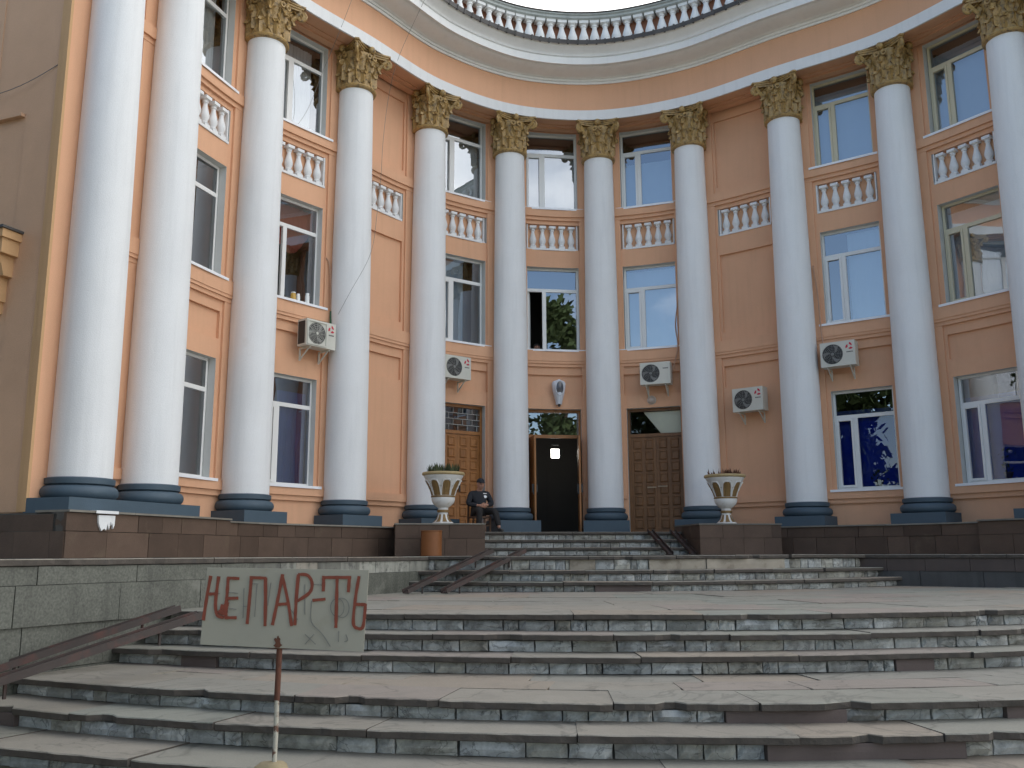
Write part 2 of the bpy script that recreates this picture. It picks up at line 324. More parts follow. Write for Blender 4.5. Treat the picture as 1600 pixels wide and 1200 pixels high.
for i, (sa, sb) in enumerate(BAYS):
    sc_, half = (sa + sb) / 2, (sb - sa) / 2
    ub = {-half, half}
    for v in (half - .5, .64, .66, .665, .68): ub |= {v, -v}
    if KIND[i] == 'pair': ub = {-half, half}
    ub = sorted(u for u in ub if abs(u) <= half + 1e-6); full = []
    for a, b in zip(ub, ub[1:]): full += steps(a, b, 0.34)[:-1]
    full.append(ub[-1])
    nz_, nu = len(ZB) - 1, len(full) - 1
    D = [[depth(i, (full[j] + full[j + 1]) / 2, (ZB[k] + ZB[k + 1]) / 2, half) for k in range(nz_)] for j in range(nu)]
    for j in range(nu):
        u0, u1 = sc_ + full[j], sc_ + full[j + 1]
        for k in range(nz_):
            d, t = D[j][k]; z0, z1 = ZB[k], ZB[k + 1]
            if d is not None: wall.face((cv(u0, d, z0), cv(u1, d, z0), cv(u1, d, z1), cv(u0, d, z1)), 0)
            for (jj, kk, pa, pb) in ((j + 1, k, (u1, z0), (u1, z1)), (j, k + 1, (u0, z1), (u1, z1))):
                if jj >= nu: nd = (0.245 if ZB[k] > 1.29 else DW, 0) if d is not None else (DW, 0); nd = D[j][k] if d is not None else nd
                elif kk >= nz_: continue
                else: nd = D[jj][kk]
                d0 = 0.56 if d is None else d; d1 = 0.56 if nd[0] is None else nd[0]
                if abs(d0 - d1) > 1e-4:
                    mm = 1 if (d is None or nd[0] is None) else (1 if (t == 2 or nd[1] == 2) and jj == j + 1 and j >= 0 and kk == k else 0)
                    wall.face((cv(*[pa[0], d0, pa[1]]), cv(pb[0], d0, pb[1]), cv(pb[0], d1, pb[1]), cv(pa[0], d1, pa[1])), mm)
# wing ends: the last strip, then the flank wall running back
for sg in (-1, 1):
    s1, s2 = sg * SC[-1], sg * SEND
    for a, b in zip(steps(s1, s2, .4) if sg > 0 else steps(s2, s1, .4), (steps(s1, s2, .4) if sg > 0 else steps(s2, s1, .4))[1:]):
        wall.face((cv(a, .24, -.02), cv(b, .24, -.02), cv(b, .24, 11.4), cv(a, .24, 11.4)), 0)
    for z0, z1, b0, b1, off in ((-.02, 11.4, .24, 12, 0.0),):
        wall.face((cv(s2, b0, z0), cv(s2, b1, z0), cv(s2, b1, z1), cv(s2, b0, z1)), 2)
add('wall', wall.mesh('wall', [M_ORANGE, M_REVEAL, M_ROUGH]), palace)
# flank corner strips and recess of the end walls
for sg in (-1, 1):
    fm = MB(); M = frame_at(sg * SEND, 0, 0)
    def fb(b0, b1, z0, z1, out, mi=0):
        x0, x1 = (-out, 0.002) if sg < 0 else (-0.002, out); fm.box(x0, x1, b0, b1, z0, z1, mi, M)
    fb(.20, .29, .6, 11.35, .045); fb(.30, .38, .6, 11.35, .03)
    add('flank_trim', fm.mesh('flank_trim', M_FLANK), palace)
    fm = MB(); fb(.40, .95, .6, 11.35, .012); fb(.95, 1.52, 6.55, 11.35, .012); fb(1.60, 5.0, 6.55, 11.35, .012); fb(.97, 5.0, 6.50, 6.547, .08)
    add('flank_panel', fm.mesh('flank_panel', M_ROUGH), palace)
    bk = MB()                               # moulded console under a flank window
    for z0, z1, b0, b1, o in ((4.50, 4.62, .78, 1.6, .34), (4.28, 4.50, .82, 1.56, .30), (3.62, 3.98, 1.0, 1.3, .15), (3.45, 3.62, 1.04, 1.26, .11)):
        x0, x1 = (-o, .002) if sg < 0 else (-.002, o); bk.box(x0, x1, b0, b1, z0, z1, 0, M)
    q = [(0, 3.98), (.16, 3.98), (.2, 4.1), (.28, 4.28), (0, 4.28)]
    a = [M @ Vector((sg * x, .9, z)) for x, z in q]; b = [M @ Vector((sg * x, 1.45, z)) for x, z in q]
    bk.face(a); bk.face(b)
    for k in range(len(q)): bk.face((a[k], a[(k + 1) % 5], b[(k + 1) % 5], b[k]))
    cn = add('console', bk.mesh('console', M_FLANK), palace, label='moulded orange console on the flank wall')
    ck = MB(); x0, x1 = (-.37, .002) if sg < 0 else (-.002, .37); ck.box(x0, x1, .75, 1.63, 4.623, 4.66, 0, M)
    add('metal_cover', ck.mesh('metal_cover', M_ROOFTIN), cn)
# ---- entablature
def band(name, prof, m, ds=0.25, ext=0.0, smooth=None):
    mb = MB(); prof = [(d, z + .07) for d, z in prof]; sweep(mb, prof, -SEND - ext, SEND + ext, ds, 0, True, True); return add(name, mb.mesh(name, m, smooth), palace)
band('soffit', [(-.43, 10.885), (-.30, 10.885), (-.30, 10.925), (-.06, 10.925), (-.06, 10.90), (.06, 10.90), (.06, 10.86), (.235, 10.86), (.235, 11.12), (-.43, 11.12)], M_ORANGE, .25, .10)
band('architrave_band', [(-.433, 10.875), (-.475, 10.875), (-.475, 11.135), (-.433, 11.135)], M_WHITE, .25, .14)
band('frieze', [(-.43, 11.121), (.24, 11.121), (.24, 12.0), (-.43, 12.0)], M_ORANGE, .25, .10)
co = lambda o, z: (-.43 - o, z)
arc = [co(.10 + .46 * math.sin(R(a)), 12.14 - .02 - .10 * math.cos(R(a))) for a in range(0, 91, 15)]
cyma = [co(.64 + .22 * (1 - math.cos(R(a))) / 2 * 1.0, 12.30 + .26 * a / 180) for a in range(0, 181, 20)]
band('cornice', [co(-.02, 11.86), co(.035, 11.86), co(.035, 11.915), co(.022, 11.918), co(.022, 11.925), co(.055, 11.93), co(.055, 11.985), co(.042, 11.988), co(.042, 11.995), co(.075, 12.0), co(.10, 12.02)] + arc[1:]
     + [co(.575, 12.12), co(.575, 12.085), co(.63, 12.085), co(.63, 12.26), co(.60, 12.27), co(.60, 12.285), co(.64, 12.30)] + cyma + [co(.90, 12.565), co(.2, 12.72), co(-.02, 12.72)], M_CORNICE, .2, .3, 35)
# tin edge: separate overlapping sheets along the cornice
tin = MB(); tin.box(-.155, .155, -.01, .0, -.085, .012); tin.box(-.155, .155, 0, .42, -.0, .012)
tin.box(.13, .168, -.022, .42, -.09, .03); tinm = tin.mesh('tin_sheet', M_ROOFTIN)
s = -SEND - .1
while s < SEND + .1:
    add('tin_sheet', tinm, palace, frame_at(s, -.43 - .895, 12.653 + rnd.uniform(-.003, .004)) @ Matrix.Rotation(R(11 + rnd.uniform(-.6, .6)), 4, 'X'))
    s += .318 * 1.0
# parapet
band('parapet_wall', [(-.43, 12.70), (-.43, 13.56), (-.20, 13.56), (-.20, 12.70)], M_PARAPET)
band('parapet_plinth', [(-.72, 12.64), (-.72, 12.80), (-.434, 12.80), (-.434, 12.64)], M_RAILCAP)
band('parapet_rail', [(-.70, 13.535), (-.76, 13.56), (-.76, 13.62), (-.80, 13.635), (-.80, 13.67), (-.16, 13.70), (-.16, 13.565), (-.435, 13.565), (-.435, 13.535)], M_RAILCAP)
rc = MB(); sweep(rc, [(-.83, 13.745), (-.83, 13.765), (-.10, 13.80), (-.10, 13.778)], -SEND, SEND, .3, 0, True)
add('tin_cap', rc.mesh('tin_cap', M_ROOFTIN), palace)
def baluster_mesh(name, h, r, m, seg=14):
    b = MB(); q = r * .82
    b.box(-q, q, -q, q, 0, .09 * h)
    prof = [(.8, .09), (.92, .13), (.62, .17), (.70, .21), (.98, .33), (.94, .42), (.66, .58), (.46, .72), (.46, .78), (.62, .80), (.62, .84), (.5, .86), (.78, .90)]
    b.lathe([(r * a, h * z) for a, z in prof], seg); b.box(-q * 1.12, q * 1.12, -q * 1.12, q * 1.12, .90 * h, h)
    return b.mesh(name, m, 40)
pbal = baluster_mesh('parapet_baluster', .735, .13, M_CORNICE)
n = int(2 * SEND / .325)
for k in range(n + 1):
    s = -SEND + .1 + (2 * SEND - .2) * k / n
    add('baluster', pbal, palace, frame_at(s, -.585, 12.87))
# building mass: roof, back, inner walls and floors
ms = MB()
rows = [[cv(s, -.2, 13.5), cv(s, .24, 13.5)] for s in steps(-SEND, SEND, .5)]
sl = steps(-SEND, SEND, .5)
back = [(Vector((-16 + 32 * k / (len(sl) - 1), 16.0))) for k in range(len(sl))]
for zz in (11.41, 12.9):
    ms.grid([[Vector((*cv(s, .0 if zz > 12 else .245, 0).xy, zz)), Vector((b.x, b.y, zz))] for s, b in zip(sl, back)])
ms.face((Vector((-16, 16, -.02)), Vector((16, 16, -.02)), Vector((16, 16, 12.9)), Vector((-16, 16, 12.9))))
for sg in (-1, 1):
    c = cv(sg * SEND, .25, 0)
    far = cv(sg * SEND, 12, 0)
    ms.face((Vector((far.x, far.y, -.02)), Vector((sg * 16, 16, -.02)), Vector((sg * 16, 16, 12.9)), Vector((far.x, far.y, 12.9))))
    ms.face((Vector((c.x, c.y, 11.3)), Vector((far.x, far.y, 11.3)), Vector((far.x, far.y, 12.9)), Vector((c.x, c.y, 12.9))))
add('roof', ms.mesh('roof', M_ROOFTIN), palace)
inn = MB()
for z0, z1 in ((4.0, 4.2), (7.75, 8.0), (11.0, 11.2)):
    sweep(inn, [(.57, z0), (.57, z1), (4.5, z1), (4.5, z0)], -SC[-1], SC[-1], .6, 0, True)
sweep(inn, [(4.5, -.02), (4.5, 11.3)], -SC[-1], SC[-1], .6, 0, False, False)
sweep(inn, [(.57, .40), (4.5, .40)], -SC[-1], SC[-1], .6, 0, False, False)
for s in SC: inn.face((cv(s, .5, 0), cv(s, 4.5, 0), cv(s, 4.5, 11.2), cv(s, .5, 11.2)))
add('inner_wall', inn.mesh('inner_wall', M_ROOM), palace)

# ---- columns
def shaft_mesh():
    b = MB(); pr = []
    for k in range(13):
        t = k / 12; r = .43 - (.43 - .366) * (t ** 1.7); pr.append((r, 1.06 + t * 8.95))
    b.lathe(pr, 48, cap=False); return b.mesh('column', M_WHITE, 60)
def capital_mesh():
    b = MB(); H = .925
    b.lathe([(.365, -.02), (.425, 0), (.44, .03), (.425, .06), (.375, .075), (.372, .3), (.385, .55), (.43, .72), (.44, .78)], 32)
    def leaf(ang, z0, h, wd, r0, out, nseg=7):
        ca, sa = math.cos(ang), math.sin(ang); rows = []
        for k in range(nseg + 1):
            t = k / nseg
            rr = r0 + out * (t ** 2.6) + (.012 if t < .8 else .0); zz = z0 + h * math.sin(min(t, .86) / .86 * math.pi / 2) - (h * .26 * max(0, t - .8) / .2)
            wv = wd * (0.62 + .55 * math.sin(t * math.pi * .8) ** 1) * (1 if t < .8 else 1 - 2.6 * (t - .8)) * (1.0 + .20 * (1 if k % 2 else -1))
            row = []
            for j in range(5):
                q = (j - 2) / 2; bulge = .035 * (1 - abs(q)) * (1 - .4 * t) + (.026 if j == 2 else 0) - (.022 if j in (1, 3) else 0)
                ra = rr + bulge; x, y = ra, q * wv
                row.append(Vector((x * ca - y * sa, x * sa + y * ca, zz)))
            rows.append(row)
        b.grid(rows)
        rows2 = [[p - Vector((ca, sa, 0)) * .02 for p in r_] for r_ in rows]; b.grid(rows2)
        for r1, r2 in zip((rows[-1], [r_[0] for r_ in rows], [r_[-1] for r_ in rows]), (rows2[-1], [r_[0] for r_ in rows2], [r_[-1] for r_ in rows2])): b.grid([r1, r2])
    for k in range(8): leaf(R(22.5 + 45 * k), .06, .32, .118, .365, .085)
    for k in range(8): leaf(R(45 * k), .16, .47, .105, .375, .125)
    for k in range(4): leaf(R(45 + 90 * k), .42, .36, .08, .39, .20, 6)
    for k in range(4):                     # corner volutes on stalks, small scrolls at the middle
        a = R(45 + 90 * k); c_, s_ = math.cos(a), math.sin(a)
        st = []
        for t in range(7):
            q = t / 6; rr = .40 + .25 * q ** 1.6; st.append(Vector((rr * c_, rr * s_, .46 + .33 * q)))
        b.tube(st, [.05, .05, .045, .045, .045, .05, .055], 7)
        sp = []
        for t in range(15):
            q = t / 14; th = math.pi * 0.5 - q * math.pi * 3.0; rd = .105 * (1 - .72 * q)
            rr = .65 + rd * math.cos(th); sp.append(Vector((rr * c_, rr * s_, .715 + rd * math.sin(th))))
        b.tube(sp, .034, 6)
        for sg in (-1, 1):
            a2 = R(90 * k + sg * 15); c2, s2 = math.cos(a2), math.sin(a2); sp = []
            for t in range(11):
                q = t / 10; th = math.pi * .5 + sg * q * math.pi * 2.4; rd = .065 * (1 - .6 * q)
                px, py = .455, rd * math.cos(th) * 1.0 + sg * .085
                ca, sa = math.cos(R(90 * k)), math.sin(R(90 * k)); sp.append(Vector((px * ca - py * sa, px * sa + py * ca, .70 + rd * math.sin(th))))
            b.tube(sp, .022, 6)
        a3 = R(90 * k); b.lathe([(.0, -.09), (.06, -.06), (.085, 0), (.06, .06), (.0, .1)], 10, 0, Matrix.Translation((.45 * math.cos(a3), .45 * math.sin(a3), .86)), False)
        b.lathe([(.0, -.05), (.045, -.03), (.05, 0), (.03, .04), (.0, .05)], 8, 0, Matrix.Translation((.47 * math.cos(a3), .47 * math.sin(a3), .52)), False)
    def abacus(z0, z1, half, conc):
        P = []
        for k in range(4):
            a = R(45 + 90 * k); c0 = Vector((math.cos(a), math.sin(a))) * half * 1.414; a2 = R(135 + 90 * k); c1 = Vector((math.cos(a2), math.sin(a2))) * half * 1.414
            d = (c1 - c0).normalized(); c0 = c0 + d * .06; c1 = c1 - d * .06; nn = Vector((-d.y, d.x))
            for t in range(9):
                q = t / 8; P.append(c0.lerp(c1, q) + nn * conc * math.sin(q * math.pi))
        b.prism([(p.x, p.y) for p in P], z0, z1)
    abacus(.80, .84, .49, .15); abacus(.84, .88, .52, .15); abacus(.88, H - .012, .55, .15)
    b.box(-.37, .37, .05, .27, .0, .90)    # engaged block behind the bell
    return b.mesh('capital', M_GOLD, 45)
def base_mesh():
    b = MB(); pr = [(.40, .78)]
    pr += [(.42 + .105 * math.sin(R(a)), .88 - .10 * math.cos(R(a))) for a in range(0, 181, 15)]
    pr += [(.445, .985), (.468, 1.0), (.472, 1.075), (.44, 1.09), (.38, 1.09)]
    b.lathe(pr, 40); return b.mesh('base', M_BASE, 50)
shm, cpm, bsm = shaft_mesh(), capital_mesh(), base_mesh()
plt = MB(); plt.box(-.54, .54, -.54, .285, .45, .785); plt = plt.mesh('plinth', M_BASE)
pls = MB(); pls.box(-.54, .54, -.54, .285, .56, .785); pls = pls.mesh('plinth', M_BASE)
for i, s in enumerate(SC):
    p, t, n_ = cvt(s)
    if i in (0, 1): p, t, n_ = p, (PTS[COLI[1]] - PTS[COLI[0]]).normalized(), None
    if i in (10, 11): t = (PTS[COLI[11]] - PTS[COLI[10]]).normalized()
    ang = math.atan2(t.y, t.x)
    c = add('column', shm, palace, TM(p.x, p.y, 0, ang))
    add('capital', cpm, c, TM(0, 0, 9.985, 0) @ Matrix.Diagonal((1, 1, 1.045, 1))); add('base', bsm, c)
    if i in (0, 11):
        dd = (PTS[COLI[1]] - PTS[COLI[0]]).length; q = MB(); x0, x1 = (-.70, dd + .54) if i == 0 else (-dd - .54, .70)
        q.box(x0, x1, -.56, .24, .56, .785); add('plinth', q.mesh('plinth', M_BASE), c)
    elif i in (1, 10): pass
    else: add('plinth', plt if 4 <= i <= 7 else pls, c)

# ---- niches with balusters
nb = baluster_mesh('niche_baluster', .60, .092, M_WHITE, 12)
for i, (sa, sb) in enumerate(BAYS):
    if KIND[i] == 'pair': continue
    s = (sa + sb) / 2; M = frame_at(s, DW, 0); b = MB()
    b.box(-.66, .66, -.03, .115, 7.685, 7.735); b.box(-.665, -.635, .0, .115, 7.735, 8.38); b.box(.635, .665, .0, .115, 7.735, 8.38)
    nm = add('balustrade', b.mesh('balustrade', M_WHITE), palace, M)
    for k in range(5): add('baluster', nb, nm, Matrix.Translation((-.5 + .25 * k, .05, 7.735)))

# ---- windows
def win_meshes(W, H, m, fx=-.19, tr=.735, film=False):
    f = MB(); h = W / 2; T = H * tr; a = .05
    f.box(-h, h, -.03, .03, 0, .05); f.box(-h, h, -.03, .03, H - .05, H); f.box(-h, -h + a, -.03, .03, .05, H - .05); f.box(h - a, h, -.03, .03, .05, H - .05)
    f.box(-h + a, h - a, -.032, .03, T - .04, T + .04); f.box(fx - .045, fx + .045, -.034, .03, .05, T - .04)
    x0, x1, z0, z1 = -h + a, fx - .045, .05, T - .04
    sm = MB()
    for q in ((x0, x0 + .05, z0, z1), (x1 - .05, x1, z0, z1), (x0 + .05, x1 - .05, z0, z0 + .05), (x0 + .05, x1 - .05, z1 - .05, z1)): sm.box(q[0] + .002, q[1] - .002, -.05, .01, q[2] + .002, q[3] - .002)
    pans = []
    for q in ((x0 + .05, x1 - .05, z0 + .05, z1 - .05), (fx + .045, h - a, .05, T - .04), (-h + a, h - a, T + .04, H - .05)):
        p = MB(); p.face([(q[0] - .004, 0, q[2] - .004), (q[1] + .004, 0, q[2] - .004), (q[1] + .004, 0, q[3] + .004), (q[0] - .004, 0, q[3] + .004)]); pans.append(p.mesh('pane', M_GLASSB if film and q[3] < H * .8 else M_GLASS))
    return f.mesh('window', m), sm.mesh('sash', m), pans
def pleat(x0, x1, z0, z1, m, amp=.02, n=16, shape=None):
    b = MB(); rows = [[], []]
    for k in range(n * 2 + 1):
        t = k / (n * 2); x = x0 + (x1 - x0) * t; y = amp * (1 if k % 2 else -1) * (.6 + .4 * math.sin(k * 2.3))
        rows[0].append(Vector((x, y, z0 if shape is None else shape(t)))); rows[1].append(Vector((x, y, z1)))
    b.grid(rows); return b.mesh('curtain', m, 80)
WH = {'3': W3[1] - W3[0], '2': W2[1] - W2[0], '1': W1[1] - W1[0]}
Z0 = {'3': W3[0], '2': W2[0], '1': W1[0]}
WM = {(fl, c): win_meshes(1.27, WH[fl], M_CREAM if c else M_FRAME) for fl in '123' for c in (0, 1)}
WM[('1', 'film')] = win_meshes(1.27, WH['1'], M_FRAME, film=True)
sill = MB(); sill.box(-.74, .74, -.30, .02, -.028, -.006); sill.box(-.74, .74, -.302, -.296, -.055, -.004); sill = sill.mesh('sill', M_SILL)
CUR = {  # (bay, floor) -> list of curtains
 (1, '3'): [(-.6, .45, .0, 2.0, M_CURT)], (2, '3'): [(-.6, .42, .0, 2.0, M_CURT)], (4, '3'): [(-.6, .6, 0, 1.7, M_CURT)], (5, '3'): [(-.6, .6, 0, 1.75, M_CURT)],
 (6, '3'): [(-.6, .6, 0, 1.3, M_BLIND)], (8, '3'): [(-.6, .6, 0, 1.9, M_BLIND)], (9, '3'): [(-.6, .6, 0, 1.9, M_BLIND)],
 (8, '2'): [(-.12, .6, 0, 2.1, M_BLIND)], (9, '2'): [(-.6, .6, 0, 2.0, M_BLIND)], (6, '2'): [(-.6, .6, 0, 2.1, M_BLIND)], (4, '2'): [(-.6, .2, .1, 2.1, M_BLIND)],
 (8, '1'): [(-.6, .6, .0, 1.75, M_CURTB)], (9, '1'): [(-.6, .6, .0, 1.75, M_CURTB)], (1, '1'): [(-.6, .1, .0, 1.6, M_CURTB)], (2, '1'): [(-.1, .6, 0, 1.9, M_CURTB)],
}
for i in (1, 2, 4, 5, 6, 8, 9):
    s = (BAYS[i][0] + BAYS[i][1]) / 2
    for fl in '321':
        if fl == '1' and KIND[i] == 'door': continue
        cream = 1 if (i in (8, 9) and fl in '32' and not (i == 8 and fl == '2')) else 0
        fm, sm, pans = WM[(fl, 'film' if (fl == '1' and i in (8, 9)) else cream)]
        wdw = add('window', fm, palace, frame_at(s, DG, Z0[fl]) @ Matrix.Diagonal(((cv(s + .64, DG, 0) - cv(s - .64, DG, 0)).length / 1.272, 1, 1, 1)))
        tilt = -2.6 if i in (1, 2, 4) else 0
        opened = (i, fl) in ((2, '2'), (5, '2'))
        if opened:
            add('sash', sm, wdw, Matrix.Translation((-.585, .03, 0)) @ Matrix.Rotation(R(78), 4, 'Z') @ Matrix.Translation((.585, 0, 0)), 'white sash standing open into the dark room')
        else:
            add('sash', sm, wdw); add('pane', pans[0], wdw, Matrix.Rotation(R(rnd.uniform(-.25, .25) + tilt), 4, 'Z'))
        for pn in pans[1:]: add('pane', pn, wdw, Matrix.Rotation(R(rnd.uniform(-.25, .25) + tilt), 4, 'Z') @ Matrix.Rotation(R(rnd.uniform(-.2, .2)), 4, 'X'))
        add('sill', sill, wdw)
        for (x0, x1, z0, z1, mm) in CUR.get((i, fl), []): add('curtain', pleat(x0, x1, z0, z1, mm, .022 if mm != M_BLIND else .012), wdw, Matrix.Translation((0, .13, 0)))
        if (i, fl) == (2, '2'):
            add('curtain', pleat(-.6, .6, 1.2, 2.12, M_CURTR, .03, 10, lambda t: 2.0 - .9 * abs(math.sin(t * 2.1 + .4)) ** 2), wdw, Matrix.Translation((0, .15, 0)), 'swagged red curtain')

# ---- doors
def panel_mesh(w_, h_, m):
    b = MB(); b.box(-w_ / 2, w_ / 2, -.012, 0, -h_ / 2, h_ / 2)
    rows = [[(-w_ / 2, -.012, -h_ / 2), (w_ / 2, -.012, -h_ / 2), (w_ / 2, -.012, h_ / 2), (-w_ / 2, -.012, h_ / 2)]]
    for k, y in ((.82, -.03), (.70, -.03), (.62, -.016)): rows.append([(-w_ / 2 * k, y, -h_ / 2 * k), (w_ / 2 * k, y, -h_ / 2 * k), (w_ / 2 * k, y, h_ / 2 * k), (-w_ / 2 * k, y, h_ / 2 * k)])
    b.grid(rows, 0, True); b.face(rows[-1]); return b.mesh('panel', m)
DH, TRZ = 3.56 - .47, 2.38
for i in (4, 5, 6):
    m = M_WOODD if i == 6 else M_WOOD
    s = (BAYS[i][0] + BAYS[i][1]) / 2; M = frame_at(s, .47, .47); f = MB(); h = (cv(s + .64, .47, 0) - cv(s - .64, .47, 0)).length / 2 + .004
    f.box(-h, -h + .06, -.05, .05, 0, DH); f.box(h - .06, h, -.05, .05, 0, DH); f.box(-h + .06, h - .06, -.05, .05, DH - .07, DH); f.box(-h + .06, h - .06, -.05, .05, TRZ, TRZ + .08)
    d = add('door', f.mesh('door', m), palace, M, {4: 'closed warm brown double door with barred transom', 5: 'dark doorway with both leaves open', 6: 'closed dark brown double door with a pale bar across'}[i])
    p = MB(); p.face([(-h + .05, 0, TRZ + .07), (h - .05, 0, TRZ + .07), (h - .05, 0, DH - .06), (-h + .05, 0, DH - .06)]); add('transom_pane', p.mesh('transom_pane', M_GLASSC if i == 6 else M_GLASS), d)
    if i == 4:
        g = MB(); z0, z1 = TRZ + .08, DH - .07; nrow = 4
        for k in range(1, nrow): g.box(-h + .06, h - .06, -.03, -.02, z0 + (z1 - z0) * k / nrow - .008, z0 + (z1 - z0) * k / nrow + .008)
        for k in range(nrow):
            za, zb = z0 + (z1 - z0) * k / nrow, z0 + (z1 - z0) * (k + 1) / nrow
            for q in range(5):
                x = -h + .16 + q * .27 + (.135 if k % 2 else 0)
                if x < h - .08: g.box(x - .007, x + .007, -.029, -.021, za + .009, zb - .009)
        add('grille', g.mesh('grille', mat('grille_grey', (.3, .3, .28), .6)), d)
    lw = h - .06
    lf = MB(); lf.box(0, lw - .003, -.02, .02, .01, TRZ - .005); lfm = lf.mesh('leaf', m)
    pm = panel_mesh(.20, .235, m)
    for sg in (-1, 1):
        if i == 5:
            Ml = Matrix.Translation((sg * (h - .07), -.03, 0)) @ Matrix.Rotation(R(sg * 94 if sg < 0 else 86 - 180 + 172), 4, 'Z')
            ang = -87 if sg < 0 else -99
            Ml = Matrix.Translation((sg * (h - .085), -.05, 0)) @ Matrix.Rotation(R(ang), 4, 'Z')
            add('leaf', lfm, d, Ml, 'open door leaf seen nearly edge on')
            hd = MB(); hd.box(lw - .09, lw - .06, -.07, .07, 1.0, 1.2); hd.box(lw - .10, lw - .03, -.05, -.021, .95, 1.02); add('handle', hd.mesh('handle', M_DARK), d, Ml)
            continue
        x0 = 0.0 if sg > 0 else -lw
        add('leaf', lfm, d, Matrix.Translation((x0 + (.002 if sg > 0 else 0), 0, 0)))
        for r_ in range(8):
            for c_ in range(2): add('panel', pm, d, Matrix.Translation((x0 + lw * (.27 + c_ * .46), -.02, .26 + r_ * .278)))
    if i == 6:
        tb = MB(); tb.face([(-.30, .03, DH - .08), (h - .07, .03, DH - .08), (h - .07, .03, TRZ + .09), (.12, .03, TRZ + .09)]); tb.face([(-.30, .045, DH - .08), (h - .07, .045, DH - .08), (h - .07, .045, TRZ + .09), (.12, .045, TRZ + .09)]); add('transom_board', tb.mesh('transom_board', M_REFLECT), d)  # added sheet behind the glass, standing in for a pale reflection
        hb = MB(); hb.box(-.24, -.02, -.075, -.055, 1.12, 1.15); hb.box(.02, .26, -.075, -.055, 1.14, 1.17); add('bar', hb.mesh('bar', mat('pale_bar', (.4, .3, .2), .5)), d)
        kp = MB(); kp.box(-.5, .5, -.035, -.0225, .03, .12); add('kick_plate', kp.mesh('kick_plate', M_WOODD), d)
    if i == 4:
        hb = MB(); hb.box(.03, .06, -.08, -.055, 1.0, 1.2); add('handle', hb.mesh('handle', M_DARK), d)
# the hall behind the open door
hb = MB(); Mh = frame_at(0, 0, 0)
add('hall_vent', (lambda b: (b.box(.40, .60, 2.96, 2.99, 2.96, 3.0), b.mesh('hall_vent', M_ACG))[1])(MB()), palace)
b = MB(); b.box(-.09, .09, -.02, .02, -.10, .10); b.box(-.11, .11, .021, .04, -.12, .12)
hl = add('hall_lamp', b.mesh('hall_lamp', M_LIGHT), None, TM(.51, 3.0, 2.74), 'glowing square white lamp deep inside the dark open doorway', 'lamp')
b = MB(); b.box(-.005, .005, .03, .05, .122, 1.258); add('hanger', b.mesh('hanger', M_DARK), hl)

# ------------------------------------------------------------------ terrace, piers, flank walls
rnd = random.Random(21)
ZG, ZB_, ZA, Z0_, ZT = -1.47, -1.02, -0.55, -0.02, 0.47
def unit_block(seed, m, jit=.06, nx=5, nz=2, front=.10):
    """stone of unit size: x -.5...5, y 0 (front) ..1, z 0..1, with a worn, uneven front"""
    r = random.Random(seed); b = MB()
    rows = []
    for k in range(nz + 1):
        row = []
        for j in range(nx + 1):
            edge = (j in (0, nx)) or (k in (0, nz))
            x = -.5 + j / nx + (0 if not (j in (0, nx)) else (r.uniform(0, jit * .5) * (1 if j == 0 else -1)))
            z = k / nz + (0 if k not in (0, nz) else (r.uniform(0, jit) * (1 if k == 0 else -1)))
            row.append(Vector((x, r.uniform(0, front) + (front * 1.5 if edge else 0), z)))
        rows.append(row)
    b.grid(rows)
    ring = rows[0] + [rw[-1] for rw in rows[1:]] + rows[-1][-2::-1] + [rw[0] for rw in rows[-2:0:-1]]
    bk = [Vector((p.x, 1, p.z)) for p in ring]; b.grid([ring, bk], 0, True)
    return b.mesh('block', m)
BLK = {}
def blocks(m, n=6, **kw):
    if m.name not in BLK: BLK[m.name] = [unit_block(100 + i * 7 + len(m.name), m, **kw) for i in range(n)]
    return BLK[m.name]
def put_block(name, ms_, parent, M, l, dpt, h, gap=.006):
    return add(name, rnd.choice(ms_), parent, M @ Matrix.Diagonal((l - gap, dpt, h - gap * .7, 1)))
def line_frame(P, Q):
    P, Q = Vector(P), Vector(Q); t = (Q - P).normalized(); a = math.atan2(t.y, t.x); return P, (Q - P).length, a
def slab_wall(parent, P, Q, rows, name='slab', dpt=.05):
    """rows of facing slabs on a straight wall face; looking at the face, P is its left end"""
    P, ln, a = line_frame(P, Q)
    for (z0, z1, l0, l1, m, out) in rows:
        x = 0
        while x < ln - .02:
            l = min(rnd.uniform(l0, l1), ln - x)
            if ln - x - l < l0 * .4: l = ln - x
            M = TM(P.x, P.y, z0, a) @ Matrix.Translation((x + l / 2, -out - rnd.uniform(0, .006), 0))
            put_block(name, blocks(m, jit=.008, front=.012), parent, M, l, dpt + out, z1 - z0, .003); x += l
brownbl = blocks(M_BROWN, jit=.012, front=.02)
def brown_curve(parent, sa, sb, d, ztop):
    for z0, z1, l0, l1 in ((-.02, .33, .45, .8), (.33, ztop, .4, .95)):
        s = sa
        while s < sb - .02:
            l = min(rnd.uniform(l0, l1), sb - s)
            if sb - s - l < .2: l = sb - s
            k = (cv(s + l, d, 0) - cv(s, d, 0)).length
            p0, p1 = cv(s, d, 0), cv(s + l, d, 0); a = math.atan2(p1.y - p0.y, p1.x - p0.x); c = (p0 + p1) / 2
            put_block('slab', brownbl, parent, TM(c.x, c.y, z0, a) @ Matrix.Translation((0, -rnd.uniform(0, .007), 0)), k, .06, z1 - z0, .005); s += l
M_CAPS = mat('worn_grey_cap', (0.2, 0.185, 0.155), 0.8, 0.2, 4, 0.2, 60, obj=.15)
